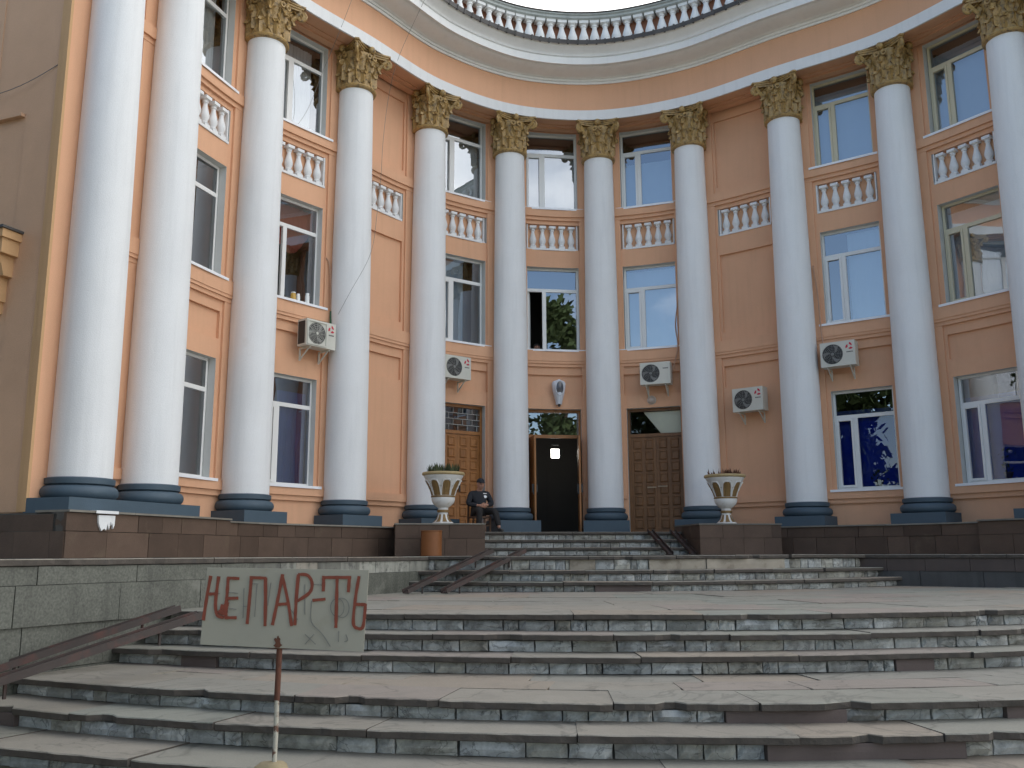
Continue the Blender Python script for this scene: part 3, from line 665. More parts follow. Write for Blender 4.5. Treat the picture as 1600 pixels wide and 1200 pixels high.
for sg in (-1, 1):
    rng = lambda a, b: (a, b) if sg > 0 else (-b, -a)
    tw = thing('terrace_wall', (0, 0, 0), 'curved brown granite retaining wall below the ' + ('left' if sg < 0 else 'right') + ' hand columns', 'wall', 'brown terrace walls')
    x_s = None
    s = 3.0
    while abs(cv(s, -.6, 0).x) < 3.9: s += .02
    sP = s; sB = SC[10] - 1.1; sE = SC[11] + .90
    a, b = rng(sP, sB); core = MB(); sweep(core, [(-.58, -.5), (-.58, .555), (.27, .555), (.27, -.5)], *rng(sP, sE), .3, 0, True)
    add('wall_core', core.mesh('wall_core', M_CONC), tw)
    brown_curve(tw, a, b, -.63, .545)
    a2, b2 = rng(sB, sE);     brown_curve(tw, a2, b2, -.75, .573)
    # end face of the wing block, running back
    M = frame_at(sg * sE, 0, 0); p0 = cv(sg * sE, -.735, 0); p1 = cv(sg * sE, 4.0, 0)
    rows = [(-.02, .33, .5, .8, M_BROWN, .0), (.33, .55, .5, .9, M_BROWN, .0)]
    if sg < 0: slab_wall(tw, p1, p0, rows)
    else: slab_wall(tw, p0, p1, rows)
    cp = MB()
    add('wall_core', (lambda c: (sweep(c, [(-.5, -.5), (-.5, .574), (4, .574), (4, -.5)], *rng(SC[11] + .6, sE - .05), .3, 0, True), c.mesh('wall_core', M_CONC))[1])(MB()), tw)
    add('wall_core', (lambda c: (sweep(c, [(-.70, -.5), (-.70, .5725), (-.5, .5725), (-.5, -.5)], a2, b2, .3, 0, True), c.mesh('wall_core', M_CONC))[1])(MB()), tw)
    for (qa, qb, dd, zt) in ((a, b, -.665, .545), (a2, b2, -.79, .575)):
        s = qa
        while s < qb - .05:
            l = min(rnd.uniform(.7, 1.3), qb - s)
            if qb - s - l < .3: l = qb - s
            c = MB(); sweep(c, [(dd, zt), (dd, zt + .028), (-.2, zt + .030), (-.2, zt)], s + .003, s + l - .003, .35, 0, True)
            add('cap_slab', c.mesh('cap_slab', M_CAPS), tw); s += l
    if sg < 0:
        st = MB(); sx = -SC[11] + .22
        M = frame_at(-SC[11] - .22, -.757, 0); yf = -.006
        pts = [(-.17, .55), (.13, .55), (.125, .42), (.10, .37), (.09, .45), (.075, .41), (.055, .47), (.03, .36), (.0, .44), (-.02, .35), (-.06, .37), (-.1, .34), (-.14, .40), (-.16, .45)]
        st.face([M @ Vector((x, yf - .018, z)) for x, z in pts]); st.face([M @ Vector((x, yf + .01, z)) for x, z in pts])
        for k in range(len(pts)):
            (xa, za), (xb, zb) = pts[k], pts[(k + 1) % len(pts)]
            st.face([M @ Vector((xa, yf - .018, za)), M @ Vector((xb, yf - .018, zb)), M @ Vector((xb, yf + .01, zb)), M @ Vector((xa, yf + .01, za))])
        st.box(-.24, .16, -.045, .15, .6055, .610, 0, M); st.box(-.24, .16, -.05, -.0455, .57, .61, 0, M)
        add('paint_splash', st.mesh('paint_splash', M_WHITE), tw, None, 'white paint spilled over the wall edge')
    # stone pier that carries an urn
    pr = thing('stone_pier', (0, 0, 0), 'square brown granite pier carrying the ' + ('left' if sg < 0 else 'right') + ' urn beside the upper steps', 'pier', 'urn piers')
    x0, x1 = (2.2, 3.95) if sg > 0 else (-3.95, -2.2)
    c = MB(); c.box(x0 + .04, x1 - .04, -3.56, -2.0, -.3, .585); add('pier_core', c.mesh('pier_core', M_CONC), pr)
    rows = [(-.02, .32, .4, .62, M_BROWN, 0), (.32, .585, .4, .62, M_BROWN, 0)]
    slab_wall(pr, (x0, -3.6), (x1, -3.6), rows); slab_wall(pr, (x0, -2.0), (x0, -3.6), rows); slab_wall(pr, (x1, -3.6), (x1, -2.0), rows)
    c = MB(); c.box(x0 - .015, x1 + .015, -3.62, -2.0, .587, .612); add('cap_slab', c.mesh('cap_slab', M_CAPS), pr)
# top landing before the doors
c = MB(); c.box(-3.94, 3.94, -2.05, 1.2, .3, .462); c.box(-2.19, 2.19, -2.34, -2.052, .3, .455); add('landing', c.mesh('landing', M_TREAD), kind='structure')

# ---- flanks of the great stair
LP, LD = Vector((-3.78, -7.15)), Vector((-.53, -.85)).normalized()
RP, RD = Vector((4.66, -6.72)), Vector((.707, -.707)).normalized()
def hit(cy, Rr, P, D):
    q = P - Vector((0, cy)); b = q.dot(D); c = q.dot(q) - Rr * Rr; t = -b + math.sqrt(max(b * b - c, 0)); return P + D * t
def arcang(cy, Rr, inset=0.0):
    a = hit(cy, Rr, LP, LD); b = hit(cy, Rr, RP, RD)
    return math.atan2(a.x, cy - a.y) + inset / Rr, math.atan2(b.x, cy - b.y) - inset / Rr
def ap(cy, Rr, th): return Vector((Rr * math.sin(th), cy - Rr * math.cos(th)))
def arcpts(cy, Rr, n=48):
    a, b = arcang(cy, Rr); return [ap(cy, Rr, a + (b - a) * k / n) for k in range(n + 1)]
FL = {  # flight: centre y, nosing radii, nosing heights, base height
 3: (0.24, [7.80, 8.08, 8.38], [Z0_, -.235, -.40], ZA),
 2: (-1.2, [12.15, 12.48, 12.80], [ZA, -.707, -.864], ZB_),
 1: (-3.4, [12.10, 12.52, 13.03], [ZB_, -1.165, -1.325], ZG)}
TH = .055
def stair_core(k):
    cy, rr, zz, zb = FL[k]; b = MB(); prof = []
    r_in = rr[0] - .9
    prof = [(r_in, zz[0] - TH - .006)]
    for i, (r, z) in enumerate(zip(rr, zz)):
        prof += [(r - .12, z - TH - .006)]
        nz = (zz[i + 1] - TH - .006) if i + 1 < len(zz) else zb - .12
        prof += [(r - .12, nz)]
    prof += [(r_in, zb - .12)]
    rows = []
    for (r, z) in prof:
        rows.append([Vector((*p, z)) for p in arcpts(cy, r, 60)])
    b.grid([[rows[i][j] for i in range(len(prof))] for j in range(61)], 0, True); b.face([q[0] for q in rows]); b.face([q[-1] for q in rows])
    return b.mesh('stone_steps', M_CONC)
def slab_mesh(seed, chip=0.0):
    r = random.Random(seed); b = MB(); n = 14; fr = []
    for j in range(n + 1):
        y = r.uniform(-.006, .013); fr.append(y)
    if chip:
        c0 = r.randint(2, n - 4)
        for j in range(c0, c0 + r.randint(2, 3)): fr[j] += r.uniform(.05, chip)
    for e_ in (0, n): fr[e_] += r.uniform(.0, .03)
    top = [Vector((-.5 + j / n, fr[j] + .015, 0)) for j in range(n + 1)]
    low = [Vector((-.5 + j / n, fr[j] + r.uniform(-.006, .01), -.14)) for j in range(n + 1)]
    low2 = [Vector((-.5 + j / n, fr[j] + r.uniform(.0, .012), -.9 + r.uniform(-.06, .06))) for j in range(n + 1)]
    bot = [Vector((-.5 + j / n, fr[j] + .02, -1)) for j in range(n + 1)]
    b.grid([top, low], 0); b.grid([low, low2, bot], 1)
    tb = [Vector((p.x, 1, 0)) for p in top]; bb = [Vector((p.x, 1, -1)) for p in top]
    b.grid([tb, top], 0); b.grid([bot, bb], 1); b.grid([bb, tb], 1)
    for e_ in (0, -1): b.face([top[e_], low[e_], low2[e_], bot[e_], bb[e_], tb[e_]], 1)
    return b.mesh('tread_slab', [M_TREAD, M_EDGE])
SLABS = [slab_mesh(i, (.15 if i % 3 == 0 else 0)) for i in range(20)]
def ring_slabs(name, parent, cy, r, dpt, z, l0, l1, inset=.0, meshes=SLABS, th=TH, jr=.012, gap=.010):
    a, b = arcang(cy, r, inset); t = a
    while t < b - .01:
        l = rnd.uniform(l0, l1)
        if (b - t) * r - l < l0 * .5: l = (b - t) * r
        tm = t + l / r / 2; p = ap(cy, r + rnd.uniform(-jr, jr), tm)
        M = TM(p.x, p.y, z + rnd.uniform(-.006, .004), tm) @ Matrix.Rotation(R(rnd.uniform(-.35, .35)), 4, 'Y') @ Matrix.Diagonal((l - gap, dpt, th, 1))
        add(name, rnd.choice(meshes), parent, M); t += l / r
def ring_blocks(parent, cy, r, z0, h, l0, l1, patches=(), inset=.0):
    a, b = arcang(cy, r, inset); t = a; mb_ = blocks(M_MARBLE, 14, jit=.05, front=.16)
    pb = blocks(M_PATCHP, 2, jit=.005, front=.02); cb = blocks(M_PATCH, 2, jit=.005, front=.05)
    cuts = sorted((math.asin(x0 / r), math.asin(x1 / r), k) for x0, x1, k in patches)
    while t < b - .004:
        l = rnd.uniform(l0, l1) if rnd.random() > .25 else rnd.uniform(l0 * .6, l0)
        nxt = [c for c in cuts if c[1] > t + .002]; use = mb_; out = rnd.uniform(-.006, .008); nm = 'riser_stone'
        if nxt and nxt[0][0] <= t + .002: l = (nxt[0][1] - t) * r; use = pb if nxt[0][2] == 'p' else cb; out = .012; nm = 'repair_patch'
        elif nxt and t + l / r > nxt[0][0]: l = (nxt[0][0] - t) * r
        l = min(l, (b - t) * r)
        tm = t + l / r / 2; p = ap(cy, r + out, tm)
        put_block(nm, use, parent, TM(p.x, p.y, z0 + .002, tm) @ Matrix.Rotation(R(rnd.uniform(-.5, .5)), 4, 'Y'), l, .09, h, .006 if use is mb_ else .002); t += l / r
PATCH = {(1, 0): [(-1.85, -1.0, 'p'), (.2, .6, 'p')], (1, 1): [(-1.75, -.42, 'p'), (-7.4, -7.1, 'p')], (2, 2): [(.25, .62, 'p'), (-6.1, -5.75, 'p')], (3, 0): [(-.05, .9, 'c'), (.9, 2.35, 'c'), (-1.3, -.9, 'c')], (3, 2): [(-1.05, -.2, 'p')]}
NAMES = {3: 'upper', 2: 'middle', 1: 'lowest'}
flight = {}
for k in (3, 2, 1):
    cy, rr, zz, zb = FL[k]
    core = add('stone_steps', stair_core(k), kind='structure', label='curved flight of worn stone steps, the %s of the wide stair' % NAMES[k]); flight[k] = core
    for i, (r, z) in enumerate(zip(rr, zz)):
        dpt = rr[i] - rr[i - 1] + .15 if i else .62
        ring_slabs('tread_slab', core, cy, r, dpt, z, .9, 1.7)
        nz = zz[i + 1] if i + 1 < len(zz) else zb
        lo, hi = ((.14, .30) if k == 3 else (.20, .46))
        ring_blocks(core, cy, r - .06, nz - .004, z - TH - nz, lo, hi, PATCH.get((k, i), ()))
# paved landings between the flights
FLATS = []
def flat_mesh(seed):
    r = random.Random(seed); b = MB()
    P = [(-.5 + r.uniform(0, .006), r.uniform(0, .008)), (.5 - r.uniform(0, .006), r.uniform(0, .008)), (.5, 1), (-.5, 1)]
    b.prism(P, -1, 0); return b.mesh('paving_slab', M_TREAD)
FLATS = [flat_mesh(i) for i in range(5)]
def landing(z, cy_o, r_o, cy_i, r_i, rows, l0, l1):
    b = MB(); po, pi = arcpts(cy_o, r_o - .10, 60), arcpts(cy_i, r_i - .05, 60)
    b.grid([[Vector((*p, z - TH - .004)) for p in po], [Vector((*p, z - TH - .004)) for p in pi]])
    core = add('landing', b.mesh('landing', M_CONC), kind='structure')
    for i in range(rows):
        f0, f1 = i / rows, (i + 1) / rows
        cy = cy_o + (cy_i - cy_o) * f0; r = r_o + (r_i - r_o) * f0; r2 = (r_o + (r_i - r_o) * f1); cy2 = cy_o + (cy_i - cy_o) * f1
        dp = (cy2 - r2) - (cy - r)
        ring_slabs('paving_slab', core, cy, r, dp - .012, z - .001, l0, l1, 0, FLATS, TH, 0, .013)
landing(ZB_, -3.4, 12.10 - .622, -1.2, 12.72, 2, .9, 1.7)
landing(ZA, -1.2, 12.15 - .622, .24, 8.30, 5, .9, 1.6)
# upper landing and the ground beside the stair: one level sheet
b = MB()
arc3 = [ap(.24, 7.80 - .60, t) for t in (arcang(.24, 7.8)[0] + (arcang(.24, 7.8)[1] - arcang(.24, 7.8)[0]) * k / 40 for k in range(41))]
aL, aR = hit(.24, 7.8, LP, LD), hit(.24, 7.8, RP, RD)
nL, nR = Vector((LD.y, -LD.x)), Vector((-RD.y, RD.x))
if nL.x > 0: nL = -nL
if nR.x < 0: nR = -nR
farL, farR = LP + LD * 16, RP + RD * 16
poly = [farR + nR * .04, aR + nR * .04] + arc3[::-1] + [aL + nL * .04, farL + nL * .04, Vector((-40, -20)), Vector((-40, 20)), Vector((40, 20)), Vector((40, -18))]
bmx = bmesh.new(); fv = [bmx.verts.new((p.x, p.y, Z0_ - .012)) for p in poly]; bmx.faces.new(fv); bmesh.ops.triangulate(bmx, faces=bmx.faces)
me = bpy.data.meshes.new('upper_landing'); bmx.to_mesh(me); bmx.free(); me.materials.append(M_TREAD); add('upper_landing', me, kind='structure')
ring = add('landing', (lambda q: (q.grid([[Vector((*p, Z0_ - .075)) for p in arcpts(.24, 7.7, 40)], [Vector((*p, Z0_ - .075)) for p in arcpts(.24, 7.0, 40)]]), q.mesh('landing', M_CONC))[1])(MB()), kind='structure')
for sg, P0, D, nrm, far in ((-1, aL, LD, nL, farL), (1, aR, RD, nR, farR)):
    fw = thing('flank_wall', (0, 0, 0), ('stained grey granite side wall left of the stair, behind the handwritten sign' if sg < 0 else 'dark low side wall at the right end of the upper steps'), 'wall', 'side walls of the stair')
    Q0, Q1 = P0 - D * .25, far
    c = MB(); p = [Q0 + nrm * .05, Q1 + nrm * .05, Q1 + nrm * .5, Q0 + nrm * .5]; c.prism([(v.x, v.y) for v in p], -1.7, -.085); add('wall_core', c.mesh('wall_core', M_GRANITE if sg < 0 else M_CONC), fw)
    rows = [(-1.5, -1.0, .9, 1.3, M_GRANITE, -.0), (-1.0, -.61, .9, 1.4, M_GRANITE, .0), (-.61, -.25, 1.1, 1.6, M_GRANITE, .035)]
    if sg > 0:
        M_SIDE = mat('dark_stained_cement', (.075, .074, .072), .85, .3, 1.5, .3, 40, vstreak=.3); M_SIDE2 = mat('dark_brown_facing', (.08, .06, .052), .7, .25, 2, .2, 50)
        rows = [(-1.5, -.8, .8, 1.2, M_SIDE, 0), (-.8, -.3, .9, 1.5, M_SIDE, .0), (-.3, -.085, .5, .9, M_SIDE2, .01)]
    if sg < 0:
        slab_wall(fw, Q1, Q0, rows); QM = P0 + D * 4.2
        slab_wall(fw, Q1, QM, [(-.25, -.085, .8, 1.4, M_GRANITE, .012)]); slab_wall(fw, QM, Q0, [(-.25, -.085, .28, .6, M_BLOCK, .012)])
    else: slab_wall(fw, Q0, Q1, rows)
    # coping slabs
    x = 0; ln = (Q1 - Q0).length; A = Q1 if sg < 0 else Q0; _, _, ang = line_frame(Q1, Q0) if sg < 0 else line_frame(Q0, Q1)
    while x < ln - .05:
        l = min(rnd.uniform(.9, 1.7), ln - x); tdir = Vector((math.cos(ang), math.sin(ang))); c = A + tdir * (x + l / 2) - nrm * .045
        add('coping_slab', rnd.choice(SLABS), fw, TM(c.x, c.y, Z0_ + rnd.uniform(-.003, .003), ang) @ Matrix.Diagonal((l - .006, .42, .062, 1))); x += l
# straight steps up to the doors, between the piers
c = MB()
for i, (y, z) in enumerate(((-2.5, ZT), (-2.85, .305), (-3.2, .14))): c.box(-2.195, 2.195, y + .10, -2.06, -.1, z - TH - .005)
top = add('stone_steps', c.mesh('stone_steps', M_CONC), kind='structure', label='short straight flight of steps up to the three doors')
for i, (y, z) in enumerate(((-2.5, ZT), (-2.85, .305), (-3.2, .14))):
    x = -2.19
    while x < 2.18:
        l = rnd.uniform(.8, 1.5)
        if 2.19 - x - l < .4: l = 2.19 - x
        add('tread_slab', rnd.choice(SLABS), top, TM(x + l / 2, y, z, 0) @ Matrix.Diagonal((l - .006, .5, TH, 1))); x += l
    x = -2.19; nz = (.305, .14, Z0_)[i]
    while x < 2.18:
        l = rnd.uniform(.14, .34)
        if 2.19 - x - l < .1: l = 2.19 - x
        put_block('riser_stone', blocks(M_MARBLE), top, TM(x + l / 2, y + .05, nz + .002, 0), l, .08, z - TH - nz, .008); x += l
# ground
b = MB(); b.face([(-300, -300, ZG), (300, -300, ZG), (300, 60, ZG), (-300, 60, ZG)]); add('ground', b.mesh('ground', M_GROUND), kind='structure')

# ------------------------------------------------------------------ pram channels on the steps
def channel(name, A, B, label, group, wd=.125, ht=.062):
    A, B = Vector(A), Vector(B); d = B - A; ln = d.length; x = d.normalized(); y = Vector((0, 0, 1)).cross(x).normalized(); z = x.cross(y)
    M = Matrix(((x.x, y.x, z.x, A.x), (x.y, y.y, z.y, A.y), (x.z, y.z, z.z, A.z), (0, 0, 0, 1)))
    b = MB(); h = wd / 2; t = .012
    prof = [(-h, 0), (h, 0), (h, ht), (h - t, ht), (h - t, t), (-h + t, t), (-h + t, ht), (-h, ht)]
    rows = [[Vector((q, py, pz)) for py, pz in prof] for q in (0, ln)]; b.grid(rows, 0, True)
    for q in (0, ln):
        b.face([(q, -h, 0), (q, h, 0), (q, h, t), (q, -h, t)])
        for sg in (-1, 1): b.face([(q, sg * h, t), (q, sg * (h - t), t), (q, sg * (h - t), ht), (q, sg * h, ht)])
    o = add(name, b.mesh(name, M_RAIL), None, M, label, 'ramp', group)
    MI = M.inverted()
    for q in (.18, .8):
        s = MB(); p = M @ Vector((ln * q, 0, -.0)); low = p.copy(); low.z -= .12; s.tube([MI @ p, MI @ low], .014, 6)
        add('support_rod', s.mesh('support_rod', M_RAIL), o)
    return o
g = 'pram ramp channels laid on the steps'
channel('ramp_channel', (-3.87, -8.12, ZA + .005), (-2.48, -6.92, .035), 'rusty pram channel on the upper steps, the one nearer the granite wall', g)
channel('ramp_channel', (-3.32, -8.15, ZA + .005), (-1.95, -6.92, .035), 'rusty pram channel on the upper steps, the one farther from the granite wall', g)
channel('ramp_channel', (-7.62, -13.2, ZB_ + .005), (-6.20, -12.15, ZA + .02), 'dark red pram channel running right along the foot of the granite wall', g)
channel('ramp_channel', (-7.3, -14.35, ZB_ + .005), (-5.86, -12.85, ZA - .0), 'dark red pram channel ending behind the handwritten sign', g)
channel('ramp_channel', (1.60, -3.50, Z0_ + .005), (1.50, -2.42, ZT + .01), 'dark channel on the door steps, the one farther from the right urn', g)
channel('ramp_channel', (2.08, -3.50, Z0_ + .005), (2.00, -2.42, ZT + .01), 'dark channel on the door steps, close beside the right urn pier', g)

# ------------------------------------------------------------------ urns
def urn_parts():
    cup = lambda t: .218 + .185 * t ** 1.35            # radius of the flared cup, t 0..1
    zc = lambda t: .56 + .40 * t
    b = MB(); b.lathe([(.205, 0), (.215, .025), (.19, .04), (.13, .10), (.098, .20), (.092, .235)], 32)
    b.lathe([(.10, .285), (.105, .30), (.10, .33), (.15, .36), (.212, .42), (.238, .49), (.236, .535)], 32)
    b.lathe([(cup(t / 10), zc(t / 10)) for t in range(11)] + [(.408, .985)], 40)
    bowl = b.mesh('urn_bowl', M_URN, 40)
    b = MB(); b.lathe([(.398, .972), (.428, .985), (.438, 1.01), (.424, 1.04), (.37, 1.045), (.35, 1.02), (.345, .98)], 40); rim = b.mesh('rim', M_URNY, 40)
    b = MB(); b.lathe([(.09, .235), (.118, .24), (.122, .262), (.116, .285), (.09, .288)], 28); b.lathe([(.2, .533), (.246, .538), (.251, .55), (.243, .567), (.2, .57)], 32); ring = b.mesh('ring', M_URNG, 40)
    b = MB(); rows = []
    for i in range(9):                                 # gold leaf filling one arch of the cup
        t = .04 + .72 * i / 8; hwid = R(20) * (1 if i < 6 else (1, .9, .68, .30)[i - 5]); row = []
        for j in range(9):
            q = (j - 4) / 4; rr = cup(t) + .006 + .010 * (1 - abs(q)) + (.006 if j % 2 else 0); a = q * hwid * (1 + (.06 if i % 2 else -.04))
            row.append(Vector((rr * math.cos(a), rr * math.sin(a), zc(t))))
        rows.append(row)
    b.grid(rows); leaf = b.mesh('gold_leaf', M_URNG, 20)
    b = MB(); pts = []
    for k in range(25):
        q = k / 24; side = -1 if q < .5 else 1; f = abs(q - .5) * 2
        t = .02 + .78 * (1 - f ** 2.6); a = side * R(21) * min(1, f * 1.0) ** .55; rr = cup(t) + .012 + .006 * math.sin(k * 2.6); pts.append((rr * math.cos(a), rr * math.sin(a), zc(t)))
    b.tube(pts, .012, 6); arch = b.mesh('arch_moulding', M_URN, 50)
    b = MB(); rows = []
    for i in range(5):
        t = i / 4; z = .045 + .15 * t; r0 = (.185, .145, .122, .108, .10)[i] + .008; hwid = R(15) * (1 - .25 * t)
        rows.append([Vector(((r0 + .004 * (1 - abs(q))) * math.cos(q * hwid), (r0 + .004 * (1 - abs(q))) * math.sin(q * hwid), z)) for q in (-1, -.5, 0, .5, 1)])
    b.grid(rows); pet = b.mesh('gold_petal', M_URNG, 30)
    b = MB(); b.lathe([(.0, .99), (.2, 1.0), (.35, .985)], 24, 0, None, False); soil = b.mesh('soil', M_SOIL)
    return bowl, rim, ring, leaf, arch, pet, soil
UP = urn_parts()
def urn(x, rz, label):
    u = thing('urn', (x, -3.02, .612), label, 'urn', 'white and gold urns on the piers', None, rz)
    bw = add('bowl', UP[0], u); add('rim', UP[1], u); add('ring', UP[2], u); add('soil', UP[6], u)
    for k in range(8):
        M = Matrix.Rotation(R(45 * k), 4, 'Z'); add('gold_leaf', UP[3], u, M); add('arch_moulding', UP[4], u, M); add('gold_petal', UP[5], u, M)
urn(-2.985, R(8), 'white and gold urn on the left pier, beside the seated man'); urn(3.01, R(-14), 'white and gold urn on the right pier, beside the dark door steps')
def tuft(x, label, m, n, h, seed, bias):
    r = random.Random(seed); b = MB()
    for k in range(n):
        a = r.uniform(0, 6.28); q = .33 * math.sqrt(r.random()); px, py = q * math.cos(a), q * math.sin(a)
        if bias and px < 0 and r.random() < .75: continue
        hh = h * r.uniform(.4, 1.1); lx, ly = r.uniform(-.05, .05), r.uniform(-.05, .05); wv = r.uniform(.006, .014); c, s_ = math.cos(a * 3), math.sin(a * 3)
        p0, p1, p2 = Vector((px, py, 0)), Vector((px + lx * .4, py + ly * .4, hh * .6)), Vector((px + lx, py + ly, hh)); o = Vector((c, s_, 0)) * wv
        b.face([p0 - o, p0 + o, p1 + o * 1.2, p1 - o * 1.2]); b.face([p1 - o * 1.2, p1 + o * 1.2, p2])
    add('plant', b.mesh('plant', m), None, TM(x, -3.02, 1.595), label, 'plant')
tuft(-2.985, 'low green plants growing in the left urn', M_LEAFD, 320, .24, 3, False); tuft(3.01, 'dry reddish brown plants growing in the right urn', M_LEAFR, 320, .19, 5, True)

# ------------------------------------------------------------------ litter bin
b = MB(); b.lathe([(.19, 0), (.20, .01), (.20, .46), (.208, .465), (.208, .48), (.19, .48), (.185, .05)], 28)
t = add('litter_bin', b.mesh('litter_bin', M_BIN, 40), None, TM(-3.27, -3.98, Z0_ + .001), 'plain orange brown bin on the ledge below the left urn', 'bin')
b = MB(); b.lathe([(.17, .42), (.17, .425), (0, .43)], 24, 0, None, False); add('liner', b.mesh('liner', M_DARK), t)

# ------------------------------------------------------------------ air conditioners
def ac_meshes(square):
    b = MB(); W_, H_, D_ = .74, .54, .28; x0, x1 = -W_ / 2, W_ / 2
    b.box(x0, x1, -D_ + .012, 0, 0, H_)
    cx, cz, r = x0 + .262, H_ / 2, .222
    fr = []
    n = 32
    def sq(a):
        c, s_ = math.cos(a), math.sin(a); k = max(abs(c), abs(s_)); return c / k, s_ / k
    out = [Vector((cx + .262 * sq(2 * math.pi * k / n)[0], -D_, cz + H_ / 2 * sq(2 * math.pi * k / n)[1])) for k in range(n)]
    inn_ = [Vector((cx + r * math.cos(2 * math.pi * k / n), -D_, cz + r * math.sin(2 * math.pi * k / n))) for k in range(n)]
    dp = [Vector((p.x, -D_ + .010, p.z)) for p in inn_]
    b.grid([out, inn_, dp], 0, True); b.face(dp, 1)
    b.face([(cx + .262, -D_, 0), (x1, -D_, 0), (x1, -D_, H_), (cx + .262, -D_, H_)])
    for q in ((x0, -D_, x0, -D_ + .012), (x1, -D_, x1, -D_ + .012)): b.face([(q[0], q[1], 0), (q[2], q[3], 0), (q[2], q[3], H_), (q[0], q[1], H_)])
    for z in (0, H_): b.face([(x0, -D_, z), (x1, -D_, z), (x1, -D_ + .012, z), (x0, -D_ + .012, z)])
    b.box(x0 - .003, x0 - .001, -D_ + .05, -.02, .04, H_ - .04, 1)
    cas = b.mesh('casing', [M_AC, M_DARK])
    f = MB()
    for k in range(3):
        a0 = 2.1 * k + .4; rows = []
        for i in range(6):
            q = i / 5; rr = .05 + .155 * q; a = a0 + .5 * q; wd = .32 + .28 * q
            rows.append([Vector((cx + rr * math.cos(a), -D_ - .004, cz + rr * math.sin(a))), Vector((cx + rr * math.cos(a + wd), -D_ + .006, cz + rr * math.sin(a + wd)))])
        f.grid(rows)
    f.lathe([(.0, 0), (.035, .001), (.035, .012), (0, .014)], 14, 0, Matrix.Translation((cx, -D_ + .006, cz)) @ Matrix.Rotation(R(90), 4, 'X'), False)
    fan = f.mesh('fan', M_ACG)
    g_ = MB()
    for rr in (.07, .105, .14, .175, .21):
        g_.tube([(cx + rr * math.cos(2 * math.pi * k / 28), -D_ - .010, cz + rr * math.sin(2 * math.pi * k / 28)) for k in range(29)], .0035, 4)
    for k in range(6):
        a = math.pi * k / 6; g_.tube([(cx + .225 * math.cos(a), -D_ - .012, cz + .225 * math.sin(a)), (cx - .225 * math.cos(a), -D_ - .012, cz - .225 * math.sin(a))], .003, 4)
    if square:
        for s1 in (-1, 1): g_.box(cx + s1 * .235 - .012, cx + s1 * .235 + .012, -D_ - .02, -D_ - .001, cz - .24, cz + .24); g_.box(cx - .222, cx + .222, -D_ - .02, -D_ - .001, cz + s1 * .235 - .012, cz + s1 * .235 + .012)
    g_.lathe([(.0, 0), (.03, 0), (.03, .012), (0, .012)], 12, 0, Matrix.Translation((cx, -D_ - .004, cz)) @ Matrix.Rotation(R(90), 4, 'X'), False)
    gr = g_.mesh('grille', M_ACG if not square else M_AC)
    e_ = MB(); ex, ez = x1 - .115, H_ - .13
    for k in range(3):                                 # red three-bladed emblem
        a0 = R(90 + 120 * k); pts = []
        for i in range(7):
            q = i / 6; a = a0 - 1.35 * q; rr = .088 - .030 * q; pts.append(Vector((ex + rr * math.cos(a), 0, ez + rr * math.sin(a))))
        for i in range(6, -1, -1):
            q = i / 6; a = a0 - 1.35 * q; rr = .036 - .02 * (1 - q) * .2; pts.append(Vector((ex + rr * math.cos(a), 0, ez + rr * math.sin(a))))
        e_.face([(p.x, -D_ - .004, p.z) for p in pts]); e_.face([(p.x, -D_ - .0006, p.z) for p in pts])
    em = e_.mesh('emblem', M_RED)
    l_ = MB()
    for k in range(5): l_.box(ex - .062 + k * .027, ex - .062 + k * .027 + .018, -D_ - .003, -D_ - .0006, ez - .135, ez - .110)
    lt = l_.mesh('lettering', M_DARK)
    br = MB()
    br.box(-.012, .012, -.34, .0, -.035, -.004); br.box(-.012, .012, -.03, 0, -.26, -.036)
    P = [(-.30, -.036), (-.27, -.036), (-.03, -.22), (-.03, -.25)]
    for s1 in (-.011, .011): br.face([(s1, y, z) for y, z in P])
    for k in range(4): br.face([(-.011, *P[k]), (.011, *P[k]), (.011, *P[(k + 1) % 4]), (-.011, *P[(k + 1) % 4])])
    return cas, fan, gr, em, lt, br.mesh('bracket', M_AC)
ACM = [ac_meshes(False), ac_meshes(True)]
def ac(i, u, z, label, var=0, emblem=True):
    s = (BAYS[i][0] + BAYS[i][1]) / 2 + u
    a = thing('air_conditioner', (0, 0, 0), label, 'air conditioner', 'air conditioner units on the facade'); a.matrix_local = frame_at(s, .13, z)
    m = ACM[var]; add('casing', m[0], a); add('fan', m[1], a); add('grille', m[2], a)
    if emblem: add('emblem', m[3], a); add('lettering', m[4], a)
    else: add('lettering', m[4], a, Matrix.Translation((.0, 0, .09)) @ Matrix.Diagonal((1, 1, 1, 1)))
    for sx in (-.24, .24): add('bracket', m[5], a, Matrix.Translation((sx, .09, 0)))
ac(2, .36, 4.10, 'air conditioner with square fan grille under the window with jars', 1)
ac(4, -.38, 4.06, 'air conditioner half hidden by a column above the left wooden door')
ac(6, .14, 4.06, 'plain air conditioner without a red emblem, above the right door', 0, False)
ac(7, .03, 3.22, 'air conditioner low on the blank wall bay right of the doors')
ac(8, -.32, 4.00, 'air conditioner below the right hand window with a hanging hose')

